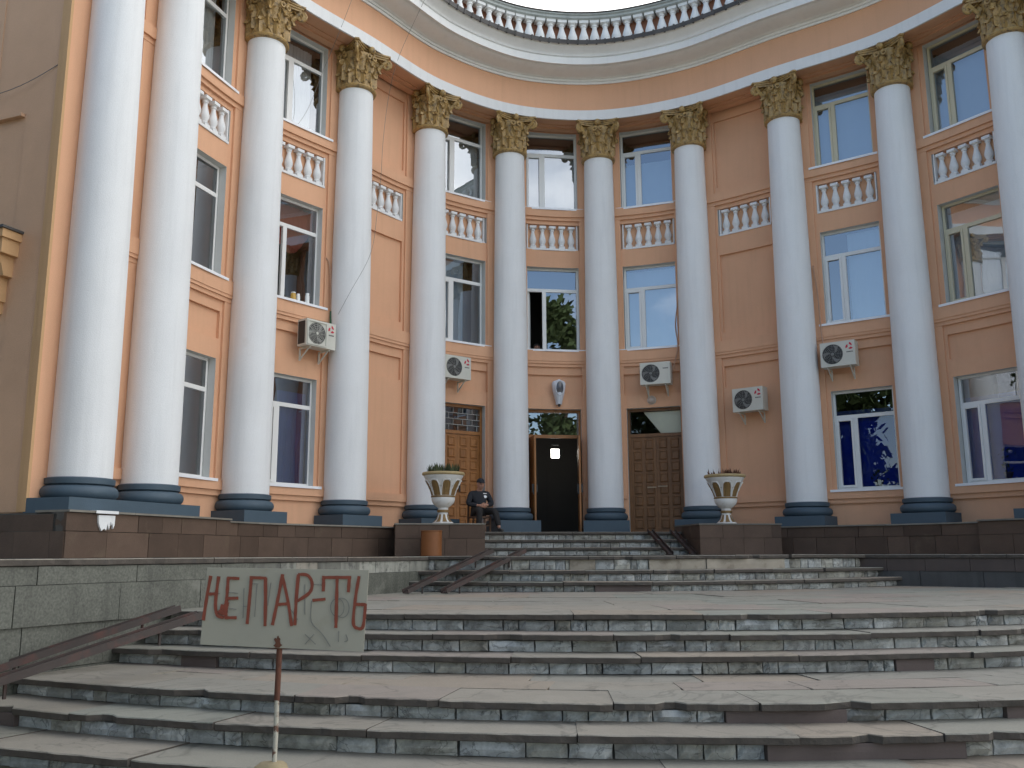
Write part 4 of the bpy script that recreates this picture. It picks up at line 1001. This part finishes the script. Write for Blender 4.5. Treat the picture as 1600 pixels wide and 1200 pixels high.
# ------------------------------------------------------------------ lamps on the wall
lp = thing('wall_lamp', (0, 0, 0), 'long blue white street lamp head hanging over the middle door', 'lamp'); lp.matrix_local = frame_at(.10, DW + .0, 3.66)
b = MB(); rows = []
for k in range(15):
    t = k / 14; z = .64 * t; wv = .075 + .10 * math.sin(min(1, t * 1.18) * math.pi * .5) ** 1.4 if t < .8 else .175 * math.sqrt(max(0, 1 - ((t - .8) / .2) ** 2)) + .004
    dp = .07 + .10 * math.sin(t * math.pi)
    rows.append([Vector((wv * math.cos(a), -.06 - dp * math.sin(a), z)) for a in [math.pi * q / 12 for q in range(13)]])
b.grid(rows); b.grid([[r_[0] for r_ in rows], [r_[-1] for r_ in rows]]); b.face(rows[0]); b.box(-.03, .03, -.07, 0, .2, .3); add('housing', b.mesh('housing', M_LAMPW, 50), lp)
b = MB(); rows = []
for k in range(5):
    q = k / 4; rr = .98 * (1 - q * .999); rows.append([Vector((.10 * rr * math.cos(a), -.243 - .010 * q + .03 * (1 - q), .40 + .17 * rr * math.sin(a))) for a in [2 * math.pi * j / 20 for j in range(20)]])
b.grid(rows, 0, True); add('lens', b.mesh('lens', mat('dark_lens', (.10, .10, .11), .08, .2, 30), 60), lp)
b = MB(); b.tube([(.102 * math.cos(2 * math.pi * j / 24), -.222, .40 + .175 * math.sin(2 * math.pi * j / 24)) for j in range(25)], .012, 6); add('lens_rim', b.mesh('lens_rim', M_LAMPW, 50), lp)
b = MB(); b.lathe([(.03, -.05), (.035, 0.0), (.05, .01)], 12, 0, Matrix.Translation((0, -.10, 0))); add('socket', b.mesh('socket', M_DARK), lp)
dm = thing('dome_lamp', (0, 0, 0), 'small round frosted dome lamp above the right door', 'lamp'); dm.matrix_local = frame_at((BAYS[6][0] + BAYS[6][1]) / 2 - .04, DW, 3.74)
MX = Matrix.Rotation(R(90), 4, 'X')
b = MB(); b.lathe([(.11, 0), (.11, .02), (.1, .025)], 20, 0, MX); add('ring', b.mesh('ring', M_AC, 40), dm)
b = MB(); b.lathe([(.098, .021)] + [(.098 * math.cos(R(a)), .022 + .08 * math.sin(R(a))) for a in range(10, 90, 15)] + [(0, .102)], 20, 0, MX, False); add('cover', b.mesh('cover', mat('frosted_cover', (.5, .42, .36), .3), 60), dm)

# ------------------------------------------------------------------ hoses and wires
def cable(name, pts, r, m, label, cat='cable', mesh_only=False):
    b = MB(); b.tube(pts, r, 6); return add(name, b.mesh(name, m, 80), None, None, label, cat)
def onb(i, u, d, z): return cv((BAYS[i][0] + BAYS[i][1]) / 2 + u, d, z)
def smooth_pts(P, n=8):
    P = [Vector(p) for p in P]; Q = [P[0]] + P + [P[-1]]; out = []
    for i in range(1, len(Q) - 2):
        for k in range(n):
            t = k / n; out.append(.5 * ((2 * Q[i]) + (Q[i + 1] - Q[i - 1]) * t + (2 * Q[i - 1] - 5 * Q[i] + 4 * Q[i + 1] - Q[i + 2]) * t * t + (3 * Q[i] - Q[i - 1] - 3 * Q[i + 1] + Q[i + 2]) * t ** 3))
    return out + [P[-1]]
cable('hose', smooth_pts([onb(6, .74, .29, 6.4), onb(6, .72, .22, 6.3), onb(6, .62, .18, 5.6), onb(6, .66, .15, 5.0), onb(6, .55, .1, 4.5), onb(6, .5, .12, 4.35)]), .016, M_CABLE, 'tan hose hanging down to the plain air conditioner above the right door', 'hose')
cable('hose', smooth_pts([onb(8, -.82, .29, 6.42), onb(8, -.82, .2, 6.4), onb(8, -.76, .2, 5.8), onb(8, -.72, .15, 5.0), onb(8, -.68, .1, 4.6), onb(8, -.64, .12, 4.5)]), .016, M_CABLE, 'tan hose beside the window right of the blank bay', 'hose')
hs = cable('hose', smooth_pts([onb(2, .74, .24, 6.15), onb(2, .80, .2, 6.0), onb(2, .84, .18, 5.5), onb(2, .84, .15, 4.95), onb(2, .78, .1, 4.6)]), .015, M_CABLE, 'tan hose with green tape beside the window with jars', 'hose')
b = MB(); b.tube([onb(2, .842, .155, 5.0), onb(2, .83, .14, 4.82), onb(2, .80, .11, 4.68)], .024, 6); add('green_tape', b.mesh('green_tape', M_GREENW), hs)
cable('wire', smooth_pts([onb(3, -.30, -1.22, 12.5), onb(3, -.42, -.52, 11.15), onb(3, -.5, -.30, 10.2), onb(3, -.6, -.25, 9.1), onb(3, -.7, -.3, 8.2), onb(3, -.95, -.45, 7.2), onb(3, -1.25, -.6, 6.2), onb(3, -1.6, -.4, 5.3), onb(2, .84, .05, 4.75)]), .004, M_WIRE, 'thin dark wire hanging from the cornice across a white column', 'wire')
cable('wire', smooth_pts([onb(2, .42, -1.22, 12.5), onb(2, .35, -.52, 11.1), onb(2, .25, -.1, 10.2), onb(2, .1, .2, 9.3), onb(2, -.1, .28, 8.85)]), .004, M_WIRE, 'thin wire dropping from the cornice to an upper left window', 'wire')
cable('wire', smooth_pts([cv(-SEND, .26, 7.3), frame_at(-SEND, 0, 0) @ Vector((-.1, 1.2, 6.95)), frame_at(-SEND, 0, 0) @ Vector((-.1, 3.0, 6.9))]), .006, M_WIRE, 'thin wire sagging along the left flank wall', 'wire')

# ------------------------------------------------------------------ things on the sills and behind the panes
def jar(u, m, h, r, label):
    M = frame_at((BAYS[2][0] + BAYS[2][1]) / 2 + u, DG - .16, W2[0] - .004)
    b = MB(); b.lathe([(r, 0), (r, h * .78), (r * .8, h * .86), (r * .8, h * .88)], 14)
    j = add('jar', b.mesh('jar', m, 40), None, M, label, 'jar', 'jars on the window sill')
    b = MB(); b.lathe([(r * .86, h * .882), (r * .86, h)], 14); add('lid', b.mesh('lid', M_JARW if m is not M_JARW else M_SILL, 40), j)
jar(-.02, M_JARY, .19, .055, 'yellow jar on the open window sill, next to the sash post'); jar(.10, M_JARW, .18, .04, 'small white jar on the sill, between the yellow and the tall jar'); jar(.33, M_JARW, .24, .045, 'tall white jar on the sill, nearest the air conditioner')
jm = MB(); jm.lathe([(.035, 0), (.035, .09), (.03, .1)], 12)
add('jar', jm.mesh('jar', M_JARW, 40), None, frame_at((BAYS[8][0] + BAYS[8][1]) / 2 - .60, DG - .12, W2[0] - .004), 'small white jar on the sill above the right hand hose', 'jar', 'jars on the window sill')
def pot_plant(i, u, h, label, seed):
    M = frame_at((BAYS[i][0] + BAYS[i][1]) / 2 + u, .62, W1[0] + .03); t_ = thing('potted_plant', (0, 0, 0), label, 'plant'); t_.matrix_local = M
    b = MB(); b.lathe([(.07, 0), (.10, .15), (.105, .16), (.09, .15)], 16); b.box(-.25, .25, -.1, .16, -.03, -.002); add('pot', b.mesh('pot', mat('clay_pot', (.3, .12, .08), .8), 40), t_)
    r = random.Random(seed); b = MB()
    for k in range(60):
        a = r.uniform(0, 6.28); q = r.uniform(.05, .2); z = r.uniform(.17, h); p = Vector((q * math.cos(a), q * math.sin(a) * .4, z)); o = Vector((r.uniform(-1, 1), r.uniform(-.4, .4), r.uniform(-1, 1))).normalized() * .05; v = o.orthogonal().normalized() * .025
        b.face([p - o, p + v, p + o, p - v])
    b.tube([(0, 0, .14), (.01, 0, h * .9)], .01, 5); add('leaves', b.mesh('leaves', M_LEAFD), t_)
pot_plant(8, .16, .38, 'potted plant behind the ground floor window nearest the right urn', 2); pot_plant(9, .10, .62, 'tall potted plant behind the ground floor window at the right edge', 4)

# ------------------------------------------------------------------ handwritten sign on a post
TLc, TRc, BRc, BLc = Vector((-5.33, -15.75, -.07)), Vector((-4.34, -15.89, -.09)), Vector((-4.36, -15.89, -.578)), Vector((-5.35, -15.74, -.532))
nrm = (TRc - TLc).cross(BLc - TLc).normalized()
if nrm.y > 0: nrm = -nrm
def SP(u, v, o=0): return TLc.lerp(TRc, u).lerp(BLc.lerp(BRc, u), v) + nrm * o
sg_ = thing('sign', (-4.875, -15.80, ZG + .20), 'cream board on a rusty post with the words НЕ ПАР-ТЬ brushed in red', 'sign')
SI = Matrix.Translation((-4.875, -15.80, ZG + .20)).inverted()
def sgn(p): return SI @ p
b = MB(); N_ = 12
fr_ = [[sgn(SP(i / N_, j / 4, .004 * math.sin(i * .9 + j))) for i in range(N_ + 1)] for j in range(5)]; bk_ = [[sgn(SP(i / N_, j / 4, -.014 + .004 * math.sin(i * .9 + j))) for i in range(N_ + 1)] for j in range(5)]
b.grid(fr_); b.grid(bk_); b.grid([fr_[0], bk_[0]]); b.grid([fr_[-1], bk_[-1]]); b.grid([[q[0] for q in fr_], [q[0] for q in bk_]]); b.grid([[q[-1] for q in fr_], [q[-1] for q in bk_]])
add('board', b.mesh('board', M_SIGN, 30), sg_)
def cropuv(x, y):                       # drawing coordinates of the board -> board u, v
    v = .5; u = .5
    for _ in range(6):
        l, r_ = 95 - 47 * v, 997 - 29 * v; u = (x - l) / (r_ - l); t_, bt = 60 + 22 * u, 505 + 28 * u; v = (y - t_) / (bt - t_)
    return u, v
def stroke(mb, pts, wd, o=.009, seed=0):
    r = random.Random(seed); P = smooth_pts([(x, y, 0) for x, y in pts], 5) if len(pts) > 2 else [Vector((*pts[0], 0)).lerp(Vector((*pts[1], 0)), k / 8) for k in range(9)]
    rows = []
    for i, p in enumerate(P):
        t_ = (P[min(i + 1, len(P) - 1)] - P[max(i - 1, 0)]).normalized(); nn = Vector((-t_.y, t_.x, 0)); ww = wd * (.5 + r.uniform(-.07, .07))
        a, c = p + nn * ww, p - nn * ww; ua, uc = cropuv(a.x, a.y), cropuv(c.x, c.y)
        rows.append([sgn(SP(*ua, o)), sgn(SP(*uc, o)), sgn(SP(*uc, o - .0035)), sgn(SP(*ua, o - .0035))])
    mb.grid(rows, 0, True); mb.face(rows[0]); mb.face(rows[-1])
LET = {'letter_n': [((115, 108), (92, 230), (70, 366)), ((105, 215), (150, 211)), ((160, 112), (143, 230), (140, 300), (152, 338), (185, 350))],
 'letter_e': [((213, 118), (203, 240), (196, 352)), ((208, 121), (275, 125)), ((205, 240), (268, 237)), ((190, 350), (258, 349)), ((160, 305), (180, 325), (196, 318)), ((168, 285), (190, 290)), ((205, 260), (188, 330))],
 'letter_p': [((342, 120), (330, 250), (316, 385)), ((333, 120), (425, 123)), ((421, 120), (420, 260), (417, 396))],
 'letter_a': [((517, 102), (490, 240), (458, 390)), ((513, 102), (545, 250), (566, 394)), ((483, 274), (550, 269))],
 'letter_r': [((605, 103), (592, 250), (584, 390)), ((604, 103), (655, 108), (681, 150), (668, 205), (600, 254))],
 'dash': [((683, 250), (756, 243))],
 'letter_t': [((738, 121), (900, 122)), ((746, 122), (744, 200)), ((890, 122), (884, 205)), ((822, 122), (818, 260), (814, 403))],
 'letter_soft': [((944, 115), (922, 250), (912, 375), (935, 404), (966, 395), (978, 300), (979, 268)), ((924, 272), (980, 274))]}
for q, (nm, sts) in enumerate(LET.items()):
    b = MB()
    for k, st in enumerate(sts): stroke(b, st, (17 if nm != 'letter_e' or k < 4 else 26), .009 + .0004 * k, q * 9 + k)
    add(nm, b.mesh(nm, M_PAINT), sg_)
b = MB()
circ = lambda cx, cy, rx, ry: [(cx + rx * math.cos(2 * math.pi * k / 12), cy + ry * math.sin(2 * math.pi * k / 12)) for k in range(13)]
for k, st in enumerate((circ(822, 290, 38, 50), circ(848, 292, 40, 54), [(678, 255), (676, 370), (735, 435), (782, 506)], [(300, 180), (292, 352)], [(292, 285), (330, 283)], [(372, 160), (358, 345)], [(345, 155), (380, 157)], [(450, 150), (432, 280)],
   [(215, 205), (265, 210)], [(215, 296), (255, 302)], [(110, 205), (165, 212)], [(640, 160), (640, 330)], [(690, 160), (740, 165)], [(640, 495), (690, 440)], [(640, 440), (700, 495)], [(830, 420), (828, 480)], [(870, 440), (880, 470), (862, 478)], [(560, 300), (600, 360)])):
    stroke(b, st, 3.2, .0065, 200 + k)
add('pencil_marks', b.mesh('pencil_marks', M_PENCIL), sg_)
b = MB(); c0 = cropuv(488, 520)
rows = []
rr_ = random.Random(4)
stp = [cropuv(488 + (14 + 20 * rr_.random()) * math.cos(2 * math.pi * k / 22) * (1.2 if 0 < k < 11 else .8), 495 + (22 if math.sin(2 * math.pi * k / 22) > 0 else (24 + 26 * rr_.random())) * math.sin(2 * math.pi * k / 22)) for k in range(22)]
b.face([sgn(SP(u, min(v, .995), .0075)) for u, v in stp]); b.face([sgn(SP(u, min(v, .995), .004)) for u, v in stp]); add('rust_stain', b.mesh('rust_stain', M_RUST), sg_)
ptop = SP(*cropuv(492, 470), -.03); pj_ = Vector((-4.872, -15.80, -.86)); pb = Vector((-4.875, -15.80, ZG + .20))
b = MB(); b.tube([sgn(p) for p in (ptop, ptop.lerp(pj_, .5), pj_)], .0175, 10); add('rusty_pipe', b.mesh('rusty_pipe', M_RUST, 60), sg_)
b = MB(); b.tube([sgn(p) for p in (pj_ + Vector((0, 0, .01)), pj_.lerp(pb, .5) + Vector((.003, 0, 0)), pb - Vector((0, 0, .06)))], .0145, 10); add('post', b.mesh('post', M_POST, 60), sg_)
b = MB()
for du in (-.2, .2): b.tube([sgn(SP(c0[0] + du * .55, .985, -.018)), sgn(SP(c0[0], 1.01, -.02))], .007, 6)
add('brace', b.mesh('brace', M_RUST), sg_)
b = MB(); rows = []
for i in range(8):
    t_ = i / 7; a0 = t_ * math.pi / 2; row = []
    for k in range(18):
        a = 2 * math.pi * k / 18; rr = .15 * math.cos(a0) ** .6 * (1 + .10 * math.sin(3 * a + i) + .05 * rr_.uniform(-1, 1)) + .004; row.append(Vector((rr * math.cos(a) - .01, rr * math.sin(a) * .9, -.195 + .255 * math.sin(a0) + .0)))
    rows.append(row)
b.grid(rows, 0, True); b.face(rows[-1]); add('cement_foot', b.mesh('cement_foot', M_STONEY, 50), sg_)

# ------------------------------------------------------------------ the seated man on his chair
def skin_mesh(name, V, E, m, sub=2):
    me = bpy.data.meshes.new(name); me.from_pydata([v[0] for v in V], E, []); o = bpy.data.objects.new(name, me); col.objects.link(o)
    md = o.modifiers.new('skin', 'SKIN'); md.use_smooth_shade = True
    for k, v in enumerate(V):
        d = me.skin_vertices[0].data[k]; r = v[1]; d.radius = r if isinstance(r, tuple) else (r, r); d.use_root = (k == 0)
    sb = o.modifiers.new('sub', 'SUBSURF'); sb.levels = sub; sb.render_levels = sub
    dg = bpy.context.evaluated_depsgraph_get(); ev = o.evaluated_get(dg); out = bpy.data.meshes.new_from_object(ev); out.name = name
    bpy.data.objects.remove(o); out.materials.clear(); out.materials.append(m)
    out.polygons.foreach_set('use_smooth', [True] * len(out.polygons)); return out
def join_into(me, mb, mats):
    bm = bmesh.new(); bm.from_mesh(me); add_ = mb.mesh('tmp', mats, 50); n0 = len(bm.faces); bm.from_mesh(add_); bm.to_mesh(me); bm.free()
    for m in mats[1:]: me.materials.append(m)
    return me
PX, PY = -2.08, -1.45
man = thing('person', (PX, PY, ZT), 'seated person in black jacket and cap with hands folded, by the left door', 'person', None, None, R(10))
J = dict(pel=(0, 0, .47), bel=(-.005, -.02, .60), che=(-.01, .015, .79), neb=(-.005, -.01, .91), nek=(.0, -.035, .97), shL=(-.19, -.01, .84), shR=(.19, -.01, .84), elL=(-.275, -.06, .63), elR=(.275, -.06, .63), wrL=(-.07, -.25, .585), wrR=(.09, -.25, .60),
         hiL=(-.09, -.02, .47), hiR=(.09, -.02, .47), knL=(-.11, -.42, .49), knR=(.25, -.37, .47), anL=(-.12, -.37, .09), anR=(.32, -.46, .09), toL=(-.14, -.53, .04), toR=(.35, -.63, .04))
V = lambda *a: Vector(a)
body = skin_mesh('body', [(J['pel'], .11), (J['bel'], .115), (J['che'], .12), (J['neb'], .065), (J['nek'], .052), (J['shL'], .06), (J['elL'], .042), (J['wrL'], .03), (J['shR'], .06), (J['elR'], .042), (J['wrR'], .03),
  (J['hiL'], .085), (J['knL'], .058), (J['anL'], .04), (J['hiR'], .085), (J['knR'], .058), (J['anR'], .04), ((.006, -.055, 1.01), .05)],
  [(0, 1), (1, 2), (2, 3), (3, 4), (2, 5), (5, 6), (6, 7), (2, 8), (8, 9), (9, 10), (0, 11), (11, 12), (12, 13), (0, 14), (14, 15), (15, 16), (4, 17)], M_SKIN)
b = MB(); HC = V(.008, -.085, 1.06); rows = []
for i in range(13):
    a = -math.pi / 2 + math.pi * i / 12; row = []
    for k in range(20):
        q = 2 * math.pi * k / 20; x, y, z = .077 * math.cos(a) * math.cos(q), .098 * math.cos(a) * math.sin(q), .122 * math.sin(a)
        if z < -.03: x *= 1 - .25 * (-.03 - z) / .09; y = y * (1 - .12 * (-.03 - z) / .09) - .012 * (-.03 - z) / .09
        row.append(HC + V(x, y, z))
    rows.append(row)
b.grid(rows, 0, True)
b.lathe([(.0, -.022), (.016, -.018), (.012, .012), (.006, .03), (0, .034)], 8, 0, Matrix.Translation(HC + V(0, -.098, -.012)) @ Matrix.Rotation(R(12), 4, 'X'), False)
for sx in (-1, 1): b.lathe([(0, -.03), (.014, -.022), (.018, .01), (.012, .03), (0, .034)], 8, 0, Matrix.Translation(HC + V(sx * .078, .01, -.005)) @ Matrix.Diagonal((.55, 1, 1, 1)), False)
def finger(mb, pts, r): mb.tube(smooth_pts(pts, 3), [r * (1 - .03 * k) for k in range(len(smooth_pts(pts, 3)))], 6)
for sx, wr in ((-1, V(*J['wrL'])), (1, V(*J['wrR']))):
    ix = -sx
    b.tube([wr, wr + V(ix * .04, -.02, -.004), wr + V(ix * .08, -.03, -.012)], [.03, .038, .034], 8)
    for f in range(4):
        z = .024 - f * .017 + wr.z - .012; L_ = (.062, .070, .066, .05)[f]; p = V(wr.x + ix * .078, wr.y - .034, z)
        finger(b, [p, p + V(ix * L_ * .5, -.018, -.002), p + V(ix * L_ * .85, .004, -.012), p + V(ix * L_ * .8, .022, -.022)], .0092)
    p = wr + V(ix * .03, -.03, .022); finger(b, [p, p + V(ix * .03, -.012, .018), p + V(ix * .062, -.006, .018)], .0105)
b.box(HC.x - .025, HC.x + .025, HC.y - .101, HC.y - .094, HC.z - .066, HC.z - .058, 1)
for sx in (-1, 1): b.lathe([(0, -.006), (.009, 0), (0, .006)], 8, 1, Matrix.Translation(HC + V(sx * .03, -.088, .012)), False); b.box(HC.x + sx * .03 - .016, HC.x + sx * .03 + .016, HC.y - .099, HC.y - .088, HC.z + .026, HC.z + .033, 1)
add('body', join_into(body, b, [M_SKIN, M_DARK]), man)
jk = skin_mesh('jacket', [(J['pel'], (.15, .125)), (J['bel'], (.155, .13)), (J['che'], (.165, .125)), (J['neb'], (.085, .08)), (J['shL'], .082), (J['elL'], .064), ((-.10, -.225, .59), .047), (J['shR'], .082), (J['elR'], .064), ((.12, -.225, .603), .047), ((.0, -.025, .935), .068)],
  [(0, 1), (1, 2), (2, 3), (2, 4), (4, 5), (5, 6), (2, 7), (7, 8), (8, 9), (3, 10)], M_JACKET)
jo = add('jacket', jk, man)
b = MB(); b.lathe([(0, 0), (.042, .001), (.042, .006), (0, .008)], 14, 0, Matrix.Translation((.10, -.118, .79)) @ Matrix.Rotation(R(82), 4, 'X') @ Matrix.Diagonal((1, .75, 1, 1)), False); b.box(.06, .14, -.112, -.10, .852, .868); add('badge', b.mesh('badge', M_BADGE), jo)
tr = skin_mesh('trousers', [((0, 0, .46), (.15, .12)), (J['hiL'], .105), (J['knL'], .078), ((-.118, -.372, .13), .062), (J['hiR'], .105), (J['knR'], .078), ((.315, -.455, .13), .062)], [(0, 1), (1, 2), (2, 3), (0, 4), (4, 5), (5, 6)], M_TROUS)
add('trousers', tr, man)
for a_, t_ in (('anL', 'toL'), ('anR', 'toR')):
    A, T = V(*J[a_]), V(*J[t_]); sh = skin_mesh('shoe', [((A.x, A.y + .03, .055), (.045, .05)), ((A.x * .6 + T.x * .4, A.y * .6 + T.y * .4, .052), (.046, .046)), ((T.x, T.y, .036), (.042, .032))], [(0, 1), (1, 2)], M_DARK); add('shoe', sh, man)
b = MB(); CT = HC + V(0, .008, .045); rows = []
for i in range(8):
    a = math.pi / 2 * i / 7; rows.append([CT + V((.086 * math.cos(a) + .002) * math.cos(q), (.107 * math.cos(a) + .002) * math.sin(q), .095 * math.sin(a) ** .8) for q in [2 * math.pi * k / 20 for k in range(20)]])
b.grid(rows, 0, True); b.face(rows[-1])
vis = [[CT + V((.078 + .002 * j) * math.cos(q), -.06 + (.055 + .035 * j) * math.sin(q) * 1.0, .006 - .010 * j * abs(math.sin(q))) for q in [math.pi + math.pi * k / 12 for k in range(13)]] for j in range(3)]
b.grid(vis); b.grid([[p - V(0, 0, .008) for p in r_] for r_ in vis]); b.grid([vis[-1], [p - V(0, 0, .008) for p in vis[-1]]])
add('cap', b.mesh('cap', M_JACKET, 50), man)
ch = thing('chair', (PX, PY, ZT), 'brown wooden chair under the seated person by the left door', 'chair', None, None, R(10))
b = MB(); b.box(-.21, .21, -.23, .19, .325, .36); add('seat', b.mesh('seat', M_CHAIR), ch)
lg = MB(); lg.box(-.018, .018, -.018, .018, 0, .323); lg = lg.mesh('leg', M_CHAIR); lb = MB(); lb.box(-.018, .018, -.018, .018, 0, .80); lb = lb.mesh('leg', M_CHAIR)
for sx in (-.19, .19): add('leg', lg, ch, Matrix.Translation((sx, -.21, 0))); add('leg', lb, ch, Matrix.Translation((sx, .21, 0)))
b = MB(); b.box(-.17, .17, .20, .22, .60, .78); add('backrest', b.mesh('backrest', M_CHAIR), ch)
b = MB(); b.box(-.17, .17, -.218, -.202, .14, .17); b.box(-.198, -.182, -.19, .19, .18, .205); b.box(.182, .198, -.19, .19, .18, .205); add('stretcher', b.mesh('stretcher', M_CHAIR), ch)
# somebody sitting at the open middle window
wp = thing('person', (-.34, .95, W2[0] - .15), 'person in a red patterned blouse just visible in the dark open middle window', 'person')
bd = skin_mesh('body', [((0, 0, -.35), .12), ((0, 0, .0), .12), ((0, 0, .12), .06), ((0, -.01, .19), .05), ((-.15, 0, .04), .06), ((-.2, -.1, -.2), .045), ((.15, 0, .04), .06), ((.2, -.1, -.2), .045)], [(0, 1), (1, 2), (2, 3), (1, 4), (4, 5), (1, 6), (6, 7)], M_SKIN)
b = MB(); b.lathe([(0, -.12), (.05, -.10), (.078, -.03), (.08, .04), (.05, .10), (0, .115)], 16, 0, Matrix.Translation((0, -.03, .31)), False); b.lathe([(0, -.02), (.014, -.015), (.006, .025), (0, .03)], 8, 0, Matrix.Translation((0, -.11, .30)), False)
add('body', join_into(bd, b, [M_SKIN]), wp)
add('blouse', skin_mesh('blouse', [((0, 0, -.36), .15), ((0, 0, .0), .15), ((0, 0, .11), .075), ((-.15, 0, .04), .08), ((-.2, -.1, -.18), .06), ((.15, 0, .04), .08), ((.2, -.1, -.18), .06)], [(0, 1), (1, 2), (1, 3), (3, 4), (1, 5), (5, 6)], M_FLOWERY), wp)
b = MB(); b.lathe([(.084, -.02), (.09, .05), (.06, .11), (0, .13)], 16, 0, Matrix.Translation((0, -.015, .31)), False); add('hair', b.mesh('hair', M_DARK, 50), wp)

# ------------------------------------------------------------------ trees behind the photographer, seen in the panes; left pair added for shade
def tree(x, y, h, rad, label, seed):
    r = random.Random(seed); t_ = thing('tree', (x, y, ZG), label, 'tree', 'trees facing the building')
    b = MB(); b.tube([(0, 0, 0), (.1, .1, h * .35), (0, .2, h * .8)], [.28, .2, .06], 10)
    for k in range(7):
        a = r.uniform(0, 6.28); z = h * r.uniform(.3, .6); b.tube([(.08, .08, z), (math.cos(a) * rad * .35, math.sin(a) * rad * .35, z + h * .12), (math.cos(a) * rad * .7, math.sin(a) * rad * .7, z + h * .2)], [.1, .07, .03], 6)
    add('trunk', b.mesh('trunk', M_BARK, 60), t_)
    b = MB(); cl = []
    for k in range(64):
        while True:
            p = V(r.uniform(-1, 1), r.uniform(-1, 1), r.uniform(-1, 1))
            if p.length < 1: break
        cl.append((V(p.x * rad, p.y * rad, h * .54 + p.z * h * .42), r.uniform(.5, 1.1)))
    for c_, s_ in cl:
        for k in range(120):
            p = c_ + V(r.gauss(0, 1), r.gauss(0, 1), r.gauss(0, .8)) * s_ * .6; o = V(r.uniform(-1, 1), r.uniform(-1, 1), r.uniform(-1, 1)).normalized() * r.uniform(.2, .34); v = o.orthogonal().normalized() * .15
            b.face([p - o, p + v, p + o, p - v])
    add('crown', b.mesh('crown', M_TREEL), t_)
for q, (x, y, h, rad, lab) in enumerate(((-15.5, -14.5, 12, 4.2, 'leafy tree added out of view to shade the left flank of the building'), (-14.0, -23.5, 12, 4.2, 'leafy tree added out of view for shade left of the stair, nearer the square'), (-9, -46, 9.5, 3.2, 'small round tree across the square'), (7, -34, 18.5, 5.2, 'tallest tree across the square'), (19, -44, 10, 3.4, 'broad tree across the square, far right'))):
    tree(x, y, h, rad, lab, 50 + q)
